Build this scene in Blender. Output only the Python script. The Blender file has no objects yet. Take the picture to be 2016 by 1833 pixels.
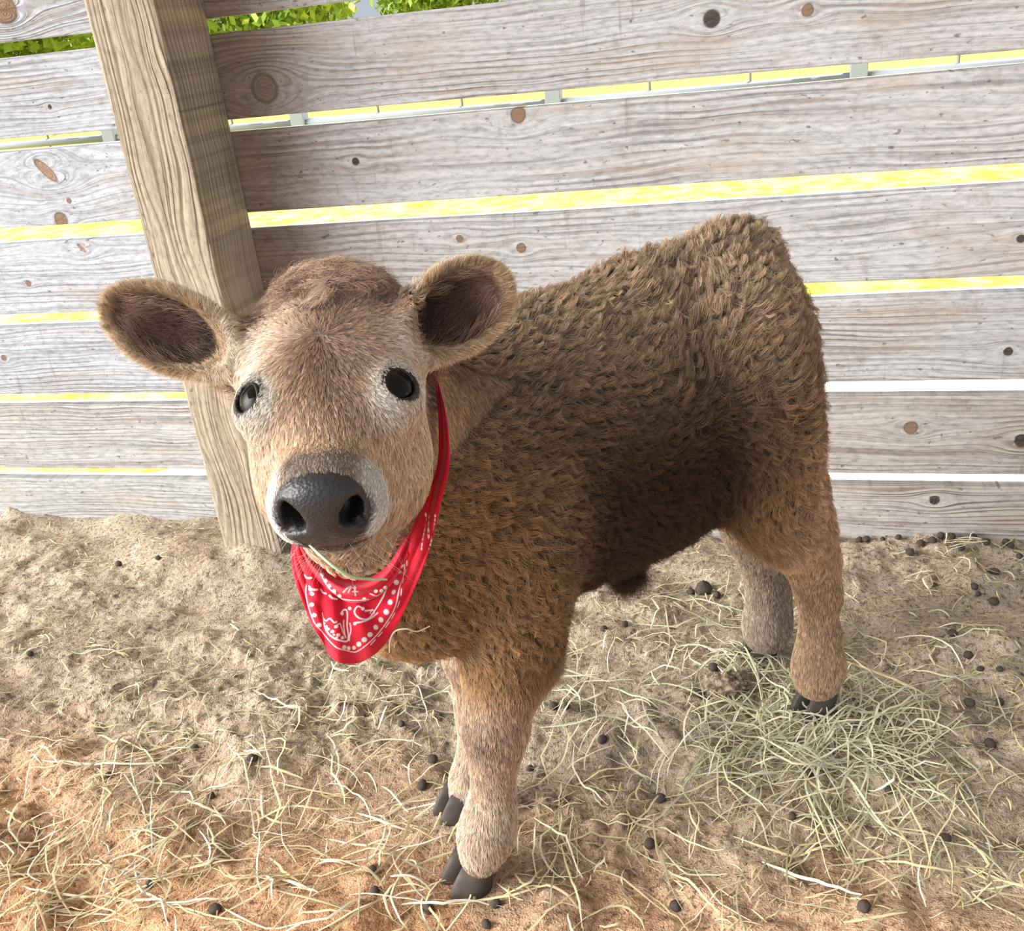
import bpy, math, random
import numpy as np
from mathutils import Vector, Matrix, Euler
from mathutils.kdtree import KDTree

rng = np.random.default_rng(7)
random.seed(7)
SC = bpy.context.scene
COL = SC.collection

# ------------------------------------------------------------------ camera
F_PX, W_PX, H_PX = 1940.0, 2016.0, 1833.0
CAM_H = 0.93
CAM = np.array([0.0, -1.63062, CAM_H])
ROT = (1.13345, 0.10141, 0.22364)
cam_data = bpy.data.cameras.new('camera')
cam = bpy.data.objects.new('camera', cam_data)
COL.objects.link(cam)
cam.location = CAM
cam.rotation_euler = ROT
cam_data.sensor_fit = 'HORIZONTAL'
cam_data.sensor_width = 36.0
cam_data.lens = 36.0 * F_PX / W_PX
cam_data.clip_start = 0.02
cam_data.clip_end = 300
cam_data.dof.use_dof = False
SC.camera = cam
CR = np.array(Euler(ROT, 'XYZ').to_matrix())

# ------------------------------------------------------------------ light
SC.view_settings.view_transform = 'Standard'
SC.view_settings.look = 'None'
SC.view_settings.gamma = 1.0
SC.view_settings.use_curve_mapping = False
SC.view_settings.exposure = -0.5

world = bpy.data.worlds.new('world')
SC.world = world
world.use_nodes = True
nt = world.node_tree
nt.nodes.clear()
wo = nt.nodes.new('ShaderNodeOutputWorld')
bg = nt.nodes.new('ShaderNodeBackground')
tc = nt.nodes.new('ShaderNodeTexCoord')
dotn = nt.nodes.new('ShaderNodeVectorMath'); dotn.operation = 'DOT_PRODUCT'
_ld = Vector((-0.80, -0.42, 0.40)).normalized()          # bright sky through the open side of the shed
dotn.inputs[1].default_value = _ld
nt.links.new(tc.outputs['Generated'], dotn.inputs[0])
mx = nt.nodes.new('ShaderNodeMath'); mx.operation = 'MAXIMUM'; mx.inputs[1].default_value = 0.0
nt.links.new(dotn.outputs['Value'], mx.inputs[0])
pw = nt.nodes.new('ShaderNodeMath'); pw.operation = 'POWER'; pw.inputs[1].default_value = 12.0
nt.links.new(mx.outputs[0], pw.inputs[0])
mr = nt.nodes.new('ShaderNodeMixRGB')
mr.inputs[1].default_value = (0.72, 0.79, 0.90, 1)
mr.inputs[2].default_value = (32.0, 31.0, 29.6, 1)
nt.links.new(pw.outputs[0], mr.inputs[0])
nt.links.new(mr.outputs[0], bg.inputs['Color'])
bg.inputs['Strength'].default_value = 1.0
nt.links.new(bg.outputs[0], wo.inputs[0])

sun_d = bpy.data.lights.new('sun', 'SUN')
sun_d.energy = 17.0
sun_d.color = (1.0, 0.95, 0.86)
sun_d.angle = math.radians(0.6)
sun = bpy.data.objects.new('sun', sun_d)
COL.objects.link(sun)
sun.rotation_euler = Vector((0.35, 0.5, 1.0)).to_track_quat('Z', 'Y').to_euler()

# ------------------------------------------------------------------ helpers
def ray(x, y):
    return CR @ np.array([(x - W_PX / 2) / F_PX, -(y - H_PX / 2) / F_PX, -1.0])
def P(x, y, t):
    return CAM + ray(x, y) * t
def G(x, y, z=0.0):
    d = ray(x, y)
    return CAM + d * ((z - CAM_H) / d[2])
def wallpt(x, y, Y=0.0):
    d = ray(x, y)
    return CAM + d * ((Y - CAM[1]) / d[1])

FRONT = np.array([-0.3495, -0.787]); REAR = np.array([0.0455, -0.429])
AX = (REAR - FRONT) / np.linalg.norm(REAR - FRONT)       # towards the rump
LA = np.array([-AX[1], AX[0]])                           # towards the wall
def W(s, l, z):
    p = FRONT + AX * s + LA * l
    return np.array([p[0], p[1], z])
def A(x, y, off):
    """point seen at pixel x,y lying at lateral offset off from the calf's middle plane"""
    d = ray(x, y); n = np.array([LA[0], LA[1], 0.0])
    o = np.array([FRONT[0], FRONT[1], 0.0]) + n * off
    t = ((o - CAM) @ n) / (d @ n)
    return CAM + d * t, t
def unit(v):
    v = np.asarray(v, float)
    return v / np.linalg.norm(v)

def tag(o, label=None, cat=None, group=None, kind=None):
    if label: o['label'] = label
    if cat: o['category'] = cat
    if group: o['group'] = group
    if kind: o['kind'] = kind
    return o
def mesh_obj(name, verts, faces, mat=None, parent=None, smooth=True):
    me = bpy.data.meshes.new(name)
    me.from_pydata([tuple(v) for v in verts], [], [tuple(f) for f in faces])
    me.validate()
    if smooth:
        me.polygons.foreach_set('use_smooth', [True] * len(me.polygons))
    if mat: me.materials.append(mat)
    o = bpy.data.objects.new(name, me)
    COL.objects.link(o)
    if parent: o.parent = parent
    return o
def fast_mesh(name, V, Q, mat=None, parent=None, smooth=True):
    """V (n,3), Q (m,4) or (m,3)"""
    me = bpy.data.meshes.new(name)
    V = np.ascontiguousarray(V, np.float32); Q = np.ascontiguousarray(Q, np.int32)
    k = Q.shape[1]
    me.vertices.add(len(V)); me.vertices.foreach_set('co', V.ravel())
    me.loops.add(Q.size); me.loops.foreach_set('vertex_index', Q.ravel())
    me.polygons.add(len(Q)); me.polygons.foreach_set('loop_start', np.arange(0, Q.size, k, dtype=np.int32))
    me.update(calc_edges=True)
    if smooth:
        me.polygons.foreach_set('use_smooth', np.ones(len(Q), bool))
    if mat: me.materials.append(mat)
    o = bpy.data.objects.new(name, me)
    COL.objects.link(o)
    if parent: o.parent = parent
    return o
def set_color(o, C, name='Col'):
    at = o.data.color_attributes.new(name, 'FLOAT_COLOR', 'POINT')
    C4 = np.ones((len(C), 4), np.float32); C4[:, :3] = C
    at.data.foreach_set('color', C4.ravel())
def empty(name, loc):
    o = bpy.data.objects.new(name, None); COL.objects.link(o); o.location = loc
    return o

def vnoise(p, seed=0):
    """value noise in [-1,1], p (n,3)"""
    p = np.asarray(p, float)
    i = np.floor(p).astype(np.int64); f = p - i
    f = f * f * (3 - 2 * f)
    out = np.zeros(len(p))
    for dx in (0, 1):
        for dy in (0, 1):
            for dz in (0, 1):
                h = (i[:, 0] + dx) * 374761393 + (i[:, 1] + dy) * 668265263 + (i[:, 2] + dz) * 2147483647 + seed * 974634777
                h = (h ^ (h >> 13)) * 1274126177
                h = (h ^ (h >> 16)) & 0xFFFFFF
                w = (f[:, 0] if dx else 1 - f[:, 0]) * (f[:, 1] if dy else 1 - f[:, 1]) * (f[:, 2] if dz else 1 - f[:, 2])
                out += w * (h / 8388607.5 - 1)
    return out
def fbm(p, seed=0, oct=3):
    a, s, t = 1.0, 0.0, 0.0
    for k in range(oct):
        s = s + a * vnoise(np.asarray(p) * 2 ** k, seed + k); t += a; a *= 0.5
    return s / t
def sstep(a, b, x):
    t = np.clip((x - a) / (b - a), 0, 1)
    return t * t * (3 - 2 * t)

class NT:
    """small node tree writer"""
    def __init__(self, name):
        self.m = bpy.data.materials.new(name); self.m.use_nodes = True
        self.t = self.m.node_tree; self.t.nodes.clear()
        self.out = self.t.nodes.new('ShaderNodeOutputMaterial')
        self.b = self.t.nodes.new('ShaderNodeBsdfPrincipled')
        self.t.links.new(self.b.outputs[0], self.out.inputs[0])
    def n(self, typ, ins=None, **kw):
        x = self.t.nodes.new(typ)
        for k, v in kw.items(): setattr(x, k, v)
        for k, v in (ins or {}).items(): self.put(x.inputs[k], v)
        return x
    def put(self, sock, v):
        if isinstance(v, bpy.types.NodeSocket): self.t.links.new(v, sock)
        elif isinstance(v, bpy.types.Node): self.t.links.new(v.outputs[0], sock)
        else: sock.default_value = v
    def math(self, op, a, b=0.0, c=0.0, clamp=False):
        x = self.n('ShaderNodeMath', operation=op, use_clamp=clamp)
        for i, v in enumerate((a, b, c)): self.put(x.inputs[i], v)
        return x.outputs[0]
    def mix(self, f, a, b, blend='MIX'):
        x = self.n('ShaderNodeMixRGB', blend_type=blend)
        for i, v in enumerate((f, a, b)):
            if i and isinstance(v, tuple) and len(v) == 3: v = (*v, 1)
            self.put(x.inputs[i], v)
        return x.outputs[0]
    def ramp(self, f, stops, interp='LINEAR'):
        x = self.n('ShaderNodeValToRGB'); x.color_ramp.interpolation = interp
        e = x.color_ramp.elements
        while len(e) < len(stops): e.new(0.5)
        for k, (p, c) in enumerate(stops):
            e[k].position = p
            e[k].color = (c, c, c, 1) if isinstance(c, (int, float)) else (*c, 1)
        self.put(x.inputs[0], f)
        return x.outputs[0]
    def noise(self, vec, scale, detail=3, rough=0.5, dist=0.0):
        return self.n('ShaderNodeTexNoise', {'Vector': vec, 'Scale': scale, 'Detail': detail, 'Roughness': rough, 'Distortion': dist}).outputs[0]
    def bump(self, h, strength=0.5, dist=0.01):
        x = self.n('ShaderNodeBump', {'Height': h, 'Strength': strength, 'Distance': dist})
        self.put(self.b.inputs['Normal'], x.outputs[0])
    def base(self, c, rough=0.8, spec=0.3):
        if isinstance(c, tuple) and len(c) == 3: c = (*c, 1)
        self.put(self.b.inputs['Base Color'], c); self.put(self.b.inputs['Roughness'], rough)
        self.b.inputs['Specular IOR Level'].default_value = spec
        return self

def flat_mat(name, c, rough=0.8, spec=0.3):
    return NT(name).base(c, rough, spec).m

# ------------------------------------------------------------------ wood
def wood_mat(name, axis='x', light=(0.64, 0.62, 0.60), dark=(0.30, 0.25, 0.22), tint=(0.42, 0.33, 0.24),
             seed=0.0, knots=(), lines=46.0, contrast=0.8, blot=0.45, dirt=0.35, waviness=1.0, brown=None):
    """grain runs along the object's X (planks) or Z (posts); knots: (x, z, r, kind)"""
    N = NT(name)
    co = N.n('ShaderNodeTexCoord').outputs['Object']
    sp = N.n('ShaderNodeSeparateXYZ', {0: co})
    if axis == 'x': L, T, D = sp.outputs[0], sp.outputs[2], sp.outputs[1]
    else: L, T, D = sp.outputs[2], sp.outputs[0], sp.outputs[1]
    lo = N.n('ShaderNodeCombineXYZ', {0: N.math('MULTIPLY', L, 1.6), 1: N.math('MULTIPLY', T, 5.0), 2: N.math('ADD', D, seed)})
    warp = N.noise(lo, 1.5, 2, 0.5)
    phi = N.math('ADD', T, N.math('MULTIPLY', N.math('SUBTRACT', warp, 0.5), 0.050 * waviness))
    phi = N.math('ADD', phi, N.math('MULTIPLY', D, 0.9))
    kd = None; kcol = None
    for (kx, kz, kr, kk) in knots:
        dx = N.math('SUBTRACT', L, kx); dz = N.math('SUBTRACT', T, kz)
        ex = N.math('MULTIPLY', dx, 0.55)
        d = N.math('SQRT', N.math('ADD', N.math('MULTIPLY', ex, ex), N.math('MULTIPLY', dz, dz)))
        q = N.math('DIVIDE', d, kr * 2.6)
        g = N.math('EXPONENT', N.math('MULTIPLY', N.math('MULTIPLY', q, q), -1.0))
        sg = N.math('DIVIDE', dz, N.math('ADD', d, 0.002))
        phi = N.math('ADD', phi, N.math('MULTIPLY', N.math('MULTIPLY', g, sg), -kr * 1.9))
        if kk == 'slash':
            a = 0.85
            rx = N.math('ADD', N.math('MULTIPLY', dx, math.cos(a)), N.math('MULTIPLY', dz, -math.sin(a)))
            rz = N.math('ADD', N.math('MULTIPLY', dx, math.sin(a)), N.math('MULTIPLY', dz, math.cos(a)))
            rz = N.math('MULTIPLY', rz, 2.8)
            d2 = N.math('SQRT', N.math('ADD', N.math('MULTIPLY', rx, rx), N.math('MULTIPLY', rz, rz)))
        else:
            d2 = N.math('SQRT', N.math('ADD', N.math('MULTIPLY', dx, dx), N.math('MULTIPLY', dz, dz)))
        d2 = N.math('ADD', d2, N.math('MULTIPLY', N.math('SUBTRACT', N.noise(co, 60, 2), 0.5), kr * 0.35))
        m = N.math('LESS_THAN', d2, kr)
        rim = N.math('SUBTRACT', 1.0, N.math('MULTIPLY', N.math('ABSOLUTE', N.math('SUBTRACT', d2, kr)), 5.0 / kr), clamp=True)
        rings = N.math('MULTIPLY_ADD', N.math('SINE', N.math('MULTIPLY', d2, 6.28 * 4.5 / kr)), 0.22, 0.6)
        body = {'dark': (0.10, 0.085, 0.08), 'round': (0.36, 0.28, 0.22), 'brown': (0.33, 0.22, 0.15), 'slash': (0.42, 0.29, 0.20)}[kk]
        c = N.mix(rings, tuple(v * 0.55 for v in body), body)
        if kcol is None: kcol, kd, krim = c, m, rim
        else:
            kcol = N.mix(m, kcol, c); kd = N.math('MAXIMUM', kd, m); krim = N.math('MAXIMUM', krim, rim)
    gv = N.n('ShaderNodeCombineXYZ', {0: N.math('MULTIPLY', L, 0.9), 1: N.math('MULTIPLY', phi, lines), 2: seed})
    g1 = N.noise(gv, 1.0, 3.0, 0.62)
    gv2 = N.n('ShaderNodeCombineXYZ', {0: N.math('MULTIPLY', L, 5.0), 1: N.math('MULTIPLY', phi, lines * 5), 2: seed + 3})
    g2 = N.noise(gv2, 1.0, 2.0, 0.5)
    wv = N.math('SINE', N.math('MULTIPLY', N.math('ADD', phi, N.math('MULTIPLY', g1, 0.022)), lines * 11.0))
    ring = N.math('MULTIPLY_ADD', wv, 0.5, 0.5)
    ringm = N.math('MULTIPLY', N.math('POWER', ring, 2.2), N.ramp(N.noise(lo, 2.2, 2), [(0.36, 0.12), (0.66, 1.0)]))
    lineA = N.ramp(g1, [(0.30, 1.0), (0.43, 0.25), (0.55, 0.0)])
    line = N.math('MAXIMUM', N.math('MULTIPLY', lineA, 0.7), N.math('MULTIPLY', ringm, 0.9))
    line = N.math('MULTIPLY', line, N.math('MULTIPLY_ADD', g2, 0.9, 0.45))
    col = N.mix(N.math('MULTIPLY', line, contrast * 1.25, clamp=True), light, dark)
    fine = N.ramp(g2, [(0.28, 0.62), (0.46, 0.96), (0.56, 1.0), (0.72, 1.12)])
    col = N.mix(1.0, col, fine, 'MULTIPLY')
    ht = N.noise(N.n('ShaderNodeCombineXYZ', {0: N.math('MULTIPLY', L, 60.0), 1: N.math('MULTIPLY', T, 160.0), 2: seed + 1}), 1.0, 3, 0.6)
    col = N.mix(1.0, col, N.ramp(ht, [(0.30, 0.72), (0.50, 1.0), (0.72, 1.14)]), 'MULTIPLY')
    pit = N.noise(N.n('ShaderNodeCombineXYZ', {0: N.math('MULTIPLY', L, 70.0), 1: N.math('MULTIPLY', T, 110.0), 2: seed + 6}), 1.0, 2, 0.5)
    col = N.mix(N.math('MULTIPLY', N.ramp(pit, [(0.68, 0.0), (0.74, 1.0)]), 0.7), col, (0.12, 0.095, 0.085))
    if brown is not None:      # unweathered wood next to the post, with the post's shade painted in
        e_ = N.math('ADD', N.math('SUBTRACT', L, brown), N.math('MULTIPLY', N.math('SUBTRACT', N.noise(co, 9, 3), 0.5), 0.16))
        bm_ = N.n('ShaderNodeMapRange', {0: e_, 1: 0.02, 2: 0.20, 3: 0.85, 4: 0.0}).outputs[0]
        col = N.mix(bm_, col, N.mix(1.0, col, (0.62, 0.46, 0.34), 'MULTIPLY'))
    # brown blotches, dirt splashes, rubbed vertical scratches
    bl = N.noise(N.n('ShaderNodeCombineXYZ', {0: N.math('MULTIPLY', L, 4.0), 1: N.math('MULTIPLY', T, 14.0), 2: seed + 9}), 1.0, 4, 0.6)
    col = N.mix(N.math('MULTIPLY', N.ramp(bl, [(0.52, 0.0), (0.70, 1.0)]), blot), col, tint)
    dn = N.noise(co, 22.0 , 5, 0.65)
    col = N.mix(N.math('MULTIPLY', N.ramp(dn, [(0.60, 0.0), (0.72, 1.0)]), dirt), col, (0.20, 0.15, 0.12))
    if axis == 'x':
        sv = N.n('ShaderNodeCombineXYZ', {0: N.math('MULTIPLY', L, 90.0), 1: N.math('MULTIPLY', T, 7.0), 2: seed + 5})
        sc = N.noise(sv, 1.0, 2, 0.5)
        msk = N.ramp(N.noise(co, 3.0, 2), [(0.45, 0.0), (0.6, 1.0)])
        col = N.mix(N.math('MULTIPLY', N.math('MULTIPLY', N.ramp(sc, [(0.62, 0.0), (0.74, 1.0)]), msk), 0.50), col, (0.24, 0.215, 0.20))
    if kcol is not None:
        col = N.mix(kd, col, kcol)
        col = N.mix(N.math('MULTIPLY', krim, 0.75), col, (0.13, 0.10, 0.085))
    N.base(col, 0.85, 0.15)
    hgt = N.math('SUBTRACT', N.math('MULTIPLY', g2, 0.25), N.math('MULTIPLY', line, 0.9))
    N.bump(hgt, 0.8, 0.003)
    return N.m

def bevel_box(name, x0, x1, y0, y1, z0, z1, mat, parent=None, b=0.004, seg=2, origin=None, nx=1, wob=0.0, seed=0):
    """box with rounded long edges, subdivided along X, slightly warped"""
    import bmesh
    bm = bmesh.new()
    o = origin if origin is not None else ((x0 + x1) / 2, (y0 + y1) / 2, (z0 + z1) / 2)
    bmesh.ops.create_cube(bm, size=1)
    for v in bm.verts:
        v.co.x = (x0 + x1) / 2 + v.co.x * (x1 - x0); v.co.y = (y0 + y1) / 2 + v.co.y * (y1 - y0); v.co.z = (z0 + z1) / 2 + v.co.z * (z1 - z0)
    bmesh.ops.bevel(bm, geom=bm.edges[:], offset=b, segments=seg, affect='EDGES', profile=0.6)
    if nx > 1:
        for k in range(1, nx):
            xx = x0 + (x1 - x0) * k / nx
            bmesh.ops.bisect_plane(bm, geom=bm.verts[:] + bm.edges[:] + bm.faces[:], plane_co=(xx, 0, 0), plane_no=(1, 0, 0))
    for v in bm.verts:
        if wob:
            s = 1 if v.co.z > (z0 + z1) / 2 else 2
            n = vnoise(np.array([[v.co.x * 3.1, s * 7.7, seed]]), 3)[0]
            v.co.z += n * wob
        v.co -= Vector(o)
    me = bpy.data.meshes.new(name); bm.to_mesh(me); bm.free()
    me.materials.append(mat)
    for p in me.polygons: p.use_smooth = False
    ob = bpy.data.objects.new(name, me); COL.objects.link(ob); ob.location = o
    if parent:
        ob.parent = parent
        ob.location = Vector(o) - parent.location
    return ob

# ------------------------------------------------------------------ plank wall
wall = empty('wall_back', (-0.6, 0.02, 0.0))
tag(wall, kind='structure')
def zc(v): return v + CAM_H
edges = [(zc(0.03032 + 0.0), zc(0.03032 + 0.142)), (zc(-0.12877), zc(0.00539)), (zc(-0.28671), zc(-0.15058)), (zc(-0.45724), zc(-0.31767)),
         (zc(-0.62808), zc(-0.48345)), (zc(-0.79858), zc(-0.65375)), (-0.04, zc(-0.82304))]
zz = edges[0][1] + 0.026
while zz < 2.3:
    edges.append((zz, zz + 0.142)); zz += 0.168
XP = -1.00476 + 0.06
def kn(x, y, r, kind, zmid, ox):
    p = wallpt(x, y); return (p[0] - ox, p[2] - zmid, r, kind)
knots_right = {0: [(1490, -60, 0.02, 'round')], 1: [(521, 174, 0.0225, 'round'), (1401, 37, 0.012, 'dark'), (1590, 20, 0.008, 'brown')],
               2: [(1020, 226, 0.012, 'brown'), (700, 318, 0.006, 'dark')], 3: [(1026, 488, 0.008, 'brown'), (2010, 470, 0.006, 'dark'), (905, 470, 0.006, 'brown')],
               4: [(1985, 692, 0.007, 'dark')], 5: [(1793, 842, 0.011, 'brown'), (2012, 868, 0.011, 'dark')], 6: [(1840, 985, 0.008, 'dark')]}
knots_left = {0: [(10, 20, 0.022, 'brown')], 2: [(90, 335, 0.026, 'slash'), (136, 395, 0.005, 'brown'), (120, 432, 0.013, 'brown')],
              3: [(160, 488, 0.010, 'slash'), (56, 558, 0.006, 'brown')], 4: [(8, 705, 0.006, 'brown')], 1: [(98, 210, 0.004, 'dark')]}
for i, (z0, z1) in enumerate(edges):
    zm = (z0 + z1) / 2
    for side, (x0, x1) in enumerate(((-3.1, XP - 0.001), (XP + 0.001, 2.1))):
        ox = (x0 + x1) / 2
        ks = [kn(x, y, r, k, zm, ox) for (x, y, r, k) in (knots_left if side == 0 else knots_right).get(i, [])]
        cool = side == 0
        lt = (0.53, 0.57, 0.63) if cool else (0.57, 0.575, 0.59)
        if i >= 5: lt = (0.55, 0.53, 0.51) if not cool else (0.53, 0.54, 0.55)
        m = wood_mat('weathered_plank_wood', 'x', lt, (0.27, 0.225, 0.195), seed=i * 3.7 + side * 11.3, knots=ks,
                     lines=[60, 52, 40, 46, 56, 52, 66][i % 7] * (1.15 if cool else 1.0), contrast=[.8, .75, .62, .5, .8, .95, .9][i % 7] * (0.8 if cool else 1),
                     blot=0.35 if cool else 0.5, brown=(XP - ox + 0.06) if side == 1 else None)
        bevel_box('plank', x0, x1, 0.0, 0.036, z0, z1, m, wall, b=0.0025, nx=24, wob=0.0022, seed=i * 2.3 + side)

# post
px0 = -1.00476; pw_ = 0.11896; pd = 0.15213
post_m = wood_mat('post_wood', 'z', (0.50, 0.43, 0.335), (0.24, 0.175, 0.115), (0.36, 0.25, 0.14), seed=4.2, lines=52, contrast=0.85, blot=0.25, dirt=0.2, waviness=2.0)
post = bevel_box('timber_post', px0, px0 + pw_, -pd, -0.0005, -0.06, 2.45, post_m, b=0.005, origin=(px0 + pw_ / 2, -pd / 2, 0))
tag(post, 'tall square tan timber post standing against the grey plank wall', 'post')

# ------------------------------------------------------------------ roof over the pen
roof_m = flat_mat('roof_sheet', (0.45, 0.43, 0.40), 0.7, 0.2)
ceil = mesh_obj('ceiling', [(-3.4, 0.75, 2.5), (2.8, 0.75, 2.5), (2.8, -2.6, 2.9), (-3.4, -2.6, 2.9),
                            (-3.4, 0.75, 2.54), (2.8, 0.75, 2.54), (2.8, -2.6, 2.94), (-3.4, -2.6, 2.94)],
                [(0, 1, 2, 3), (7, 6, 5, 4), (0, 4, 5, 1), (1, 5, 6, 2), (2, 6, 7, 3), (3, 7, 4, 0)], roof_m, smooth=False)
tag(ceil, kind='structure')

# ------------------------------------------------------------------ dirt floor
FEET = [(-0.321, -0.842), (-0.378, -0.732), (0.081, -0.496), (0.010, -0.362)]
def gheight(x, y):
    x = np.atleast_1d(np.asarray(x, float)); y = np.atleast_1d(np.asarray(y, float))
    p = np.stack([x, y, np.zeros_like(x)], 1)
    h = 0.022 * fbm(p * 3.1, 11, 2)
    h += 0.016 * fbm(p * np.array([9.0, 13.0, 1]), 21, 2)
    m = 0.55 + 0.45 * vnoise(p * 4.0, 5)
    h += m * 0.0125 * fbm(p * np.array([30.0, 42.0, 1]), 31, 2)
    h += m * 0.0050 * fbm(p * 120.0, 41, 2)
    c = vnoise(p * 26.0, 61)                                   # crumbs and clods
    h += 0.013 * sstep(0.40, 0.85, c) * m
    h += 0.006 * sstep(0.35, 0.8, vnoise(p * 55.0, 62)) * m
    h -= 0.008 * sstep(0.5, 0.9, vnoise(p * 17.0, 71))
    h += 0.022 * np.exp(-((x + 1.62) / 0.16) ** 2 - ((y + 0.03) / 0.09) ** 2)
    h += 0.050 * np.exp(-((x + 0.96) / 0.17) ** 2 - ((y + 0.15) / 0.075) ** 2)
    for fx, fy in FEET:
        w = np.exp(-((x - fx) ** 2 + (y - fy) ** 2) / 0.07 ** 2)
        h = h * (1 - w) + 0.0 * w
    return h
def axis_pts(a, b, lo, hi, fine, coarse):
    return np.concatenate([np.arange(a, lo, coarse), np.arange(lo, hi, fine), np.arange(hi, b + coarse, coarse)])
gx = axis_pts(-4.2, 3.4, -1.95, 0.75, 0.0045, 0.06)
gy = axis_pts(-3.6, 0.03, -1.12, 0.03, 0.0042, 0.06)
gy = gy[gy <= 0.035]
GX, GY = np.meshgrid(gx, gy, indexing='ij')
GZ = gheight(GX.ravel(), GY.ravel())
gv = np.stack([GX.ravel(), GY.ravel(), GZ], 1)
n1, n2 = len(gx), len(gy)
ii, jj = np.meshgrid(np.arange(n1 - 1), np.arange(n2 - 1), indexing='ij')
k0 = (ii * n2 + jj).ravel()
gq = np.stack([k0, k0 + n2, k0 + n2 + 1, k0 + 1], 1)
N = NT('dirt')
co = N.n('ShaderNodeTexCoord').outputs['Object']
base = N.mix(N.ramp(N.noise(co, 7, 5, 0.6), [(0.35, 0.0), (0.65, 1.0)]), (0.33, 0.26, 0.19), (0.60, 0.50, 0.39))
mic = N.noise(co, 150, 4, 0.65)
base = N.mix(N.ramp(mic, [(0.36, 1.0), (0.48, 0.0)]), base, (0.20, 0.145, 0.10))
base = N.mix(N.math('MULTIPLY', N.ramp(mic, [(0.56, 0.0), (0.68, 1.0)]), 0.6), base, (0.80, 0.70, 0.57))
drk = N.noise(co, 34, 4, 0.6)
base = N.mix(N.math('MULTIPLY', N.ramp(drk, [(0.60, 0.0), (0.69, 1.0)]), 0.7), base, (0.085, 0.065, 0.05))
# soil turns more orange towards the camera
spx = N.n('ShaderNodeSeparateXYZ', {0: co})
orange = N.math('ADD', N.math('MULTIPLY', spx.outputs[1], -2.6), N.math('MULTIPLY', N.noise(co, 5, 4), 1.1))
orange = N.math('ADD', orange, N.math('MULTIPLY', spx.outputs[0], -0.25))
cm = N.ramp(orange, [(0.30, 0.0), (1.0, 1.0)]) if False else N.n('ShaderNodeMapRange', {0: orange, 1: 2.25, 2: 3.05}).outputs[0]
base = N.mix(N.math('MULTIPLY', cm, 0.75), base, N.mix(1.0, base, (1.35, 0.86, 0.55), 'MULTIPLY'))
N.base(base, 0.95, 0.08)
N.bump(N.math('ADD', N.math('MULTIPLY', mic, 0.6), N.noise(co, 420, 2)), 0.9, 0.0035)
floor = fast_mesh('floor', gv, gq, N.m)
tag(floor, kind='structure')

# ------------------------------------------------------------------ outdoors beyond the gaps
N = NT('pasture_grass')
co = N.n('ShaderNodeTexCoord').outputs['Object']
c = N.mix(N.ramp(N.noise(co, 9, 5, 0.7), [(0.40, 0.0), (0.62, 1.0)]), (0.30, 0.34, 0.04), (0.62, 0.56, 0.22))
far = N.n('ShaderNodeMapRange', {0: N.n('ShaderNodeSeparateXYZ', {0: co}).outputs[1], 1: 3.5, 2: 8.0}).outputs[0]
c = N.mix(far, c, (0.36, 0.29, 0.085))
N.base(c, 0.9, 0.1); N.bump(N.noise(co, 60, 3), 0.6, 0.02)
past = mesh_obj('ground_pasture', [(-40, 0.06, -0.03), (40, 0.06, -0.03), (40, 60, 0.0), (-40, 60, 0.0)], [(0, 1, 2, 3)], N.m)
tag(past, kind='structure')
N = NT('pale_gravel')
co = N.n('ShaderNodeTexCoord').outputs['Object']
N.base(N.mix(N.ramp(N.noise(co, 55, 4, 0.7), [(0.4, 0.0), (0.6, 1.0)]), (0.50, 0.55, 0.58), (0.80, 0.84, 0.85)), 0.9, 0.1)
N.bump(N.noise(co, 90, 3), 0.8, 0.01)
apv = [(-1.42, 0.30), (-1.30, 0.42), (-1.05, 1.0), (-0.7, 1.18), (0.0, 1.2), (1.0, 1.16), (4.0, 1.1), (4.0, 0.05), (-1.9, 0.05)]
ap = mesh_obj('ground_gravel_apron', [(x, y, -0.018) for x, y in apv], [tuple(range(len(apv)))][::-1], N.m)
tag(ap, kind='structure')

white_m = flat_mat('white_vinyl', (0.24, 0.27, 0.31), 0.6, 0.3)
fence = empty('pasture_fence', (-2.0, 6.2, 0.0))
tag(fence, 'low pale post and rail fence out in the pasture beyond the wall gaps', 'fence')
fp = []
for (x, y, t) in ((1690, 140, 6.8), (1090, 190, 7.3), (590, 236, 8.0), (220, 268, 8.6), (-130, 290, 9.2), (2310, 90, 6.4)):
    p = P(x, y, t); fp.append(p)
fp.sort(key=lambda p: p[0])
for p in fp:
    bevel_box('post', p[0] - 0.058, p[0] + 0.058, p[1] - 0.058, p[1] + 0.058, -0.03, 0.78, white_m, fence, b=0.006)
def bar(name, a, b, r, mat, parent, seg=6):
    a = Vector(a); b = Vector(b); d = b - a; q = d.to_track_quat('Z', 'Y')
    vs = []; fs = []
    for e in (a, b):
        for k in range(seg):
            th = 2 * math.pi * k / seg
            vs.append(e + q @ Vector((math.cos(th) * r, math.sin(th) * r, 0)))
    for k in range(seg):
        fs.append((k, (k + 1) % seg, seg + (k + 1) % seg, seg + k))
    fs += [tuple(range(seg))[::-1], tuple(range(seg, 2 * seg))]
    o = mesh_obj(name, [v - parent.location for v in vs] if parent else vs, fs, mat, parent)
    return o
wire_m = flat_mat('galvanized_wire', (0.22, 0.23, 0.25), 0.6, 0.3)
for a, b in zip(fp[:-1], fp[1:]):
    for z in (0.24, 0.70):
        bar('rail', (a[0], a[1], z), (b[0], b[1], z), 0.032, white_m, fence, 8)
    for f in (0.33, 0.66):
        p = a * (1 - f) + b * f
        bar('upright_rod', (p[0], p[1], 0.0), (p[0], p[1], 0.72), 0.011, wire_m, fence)

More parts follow.
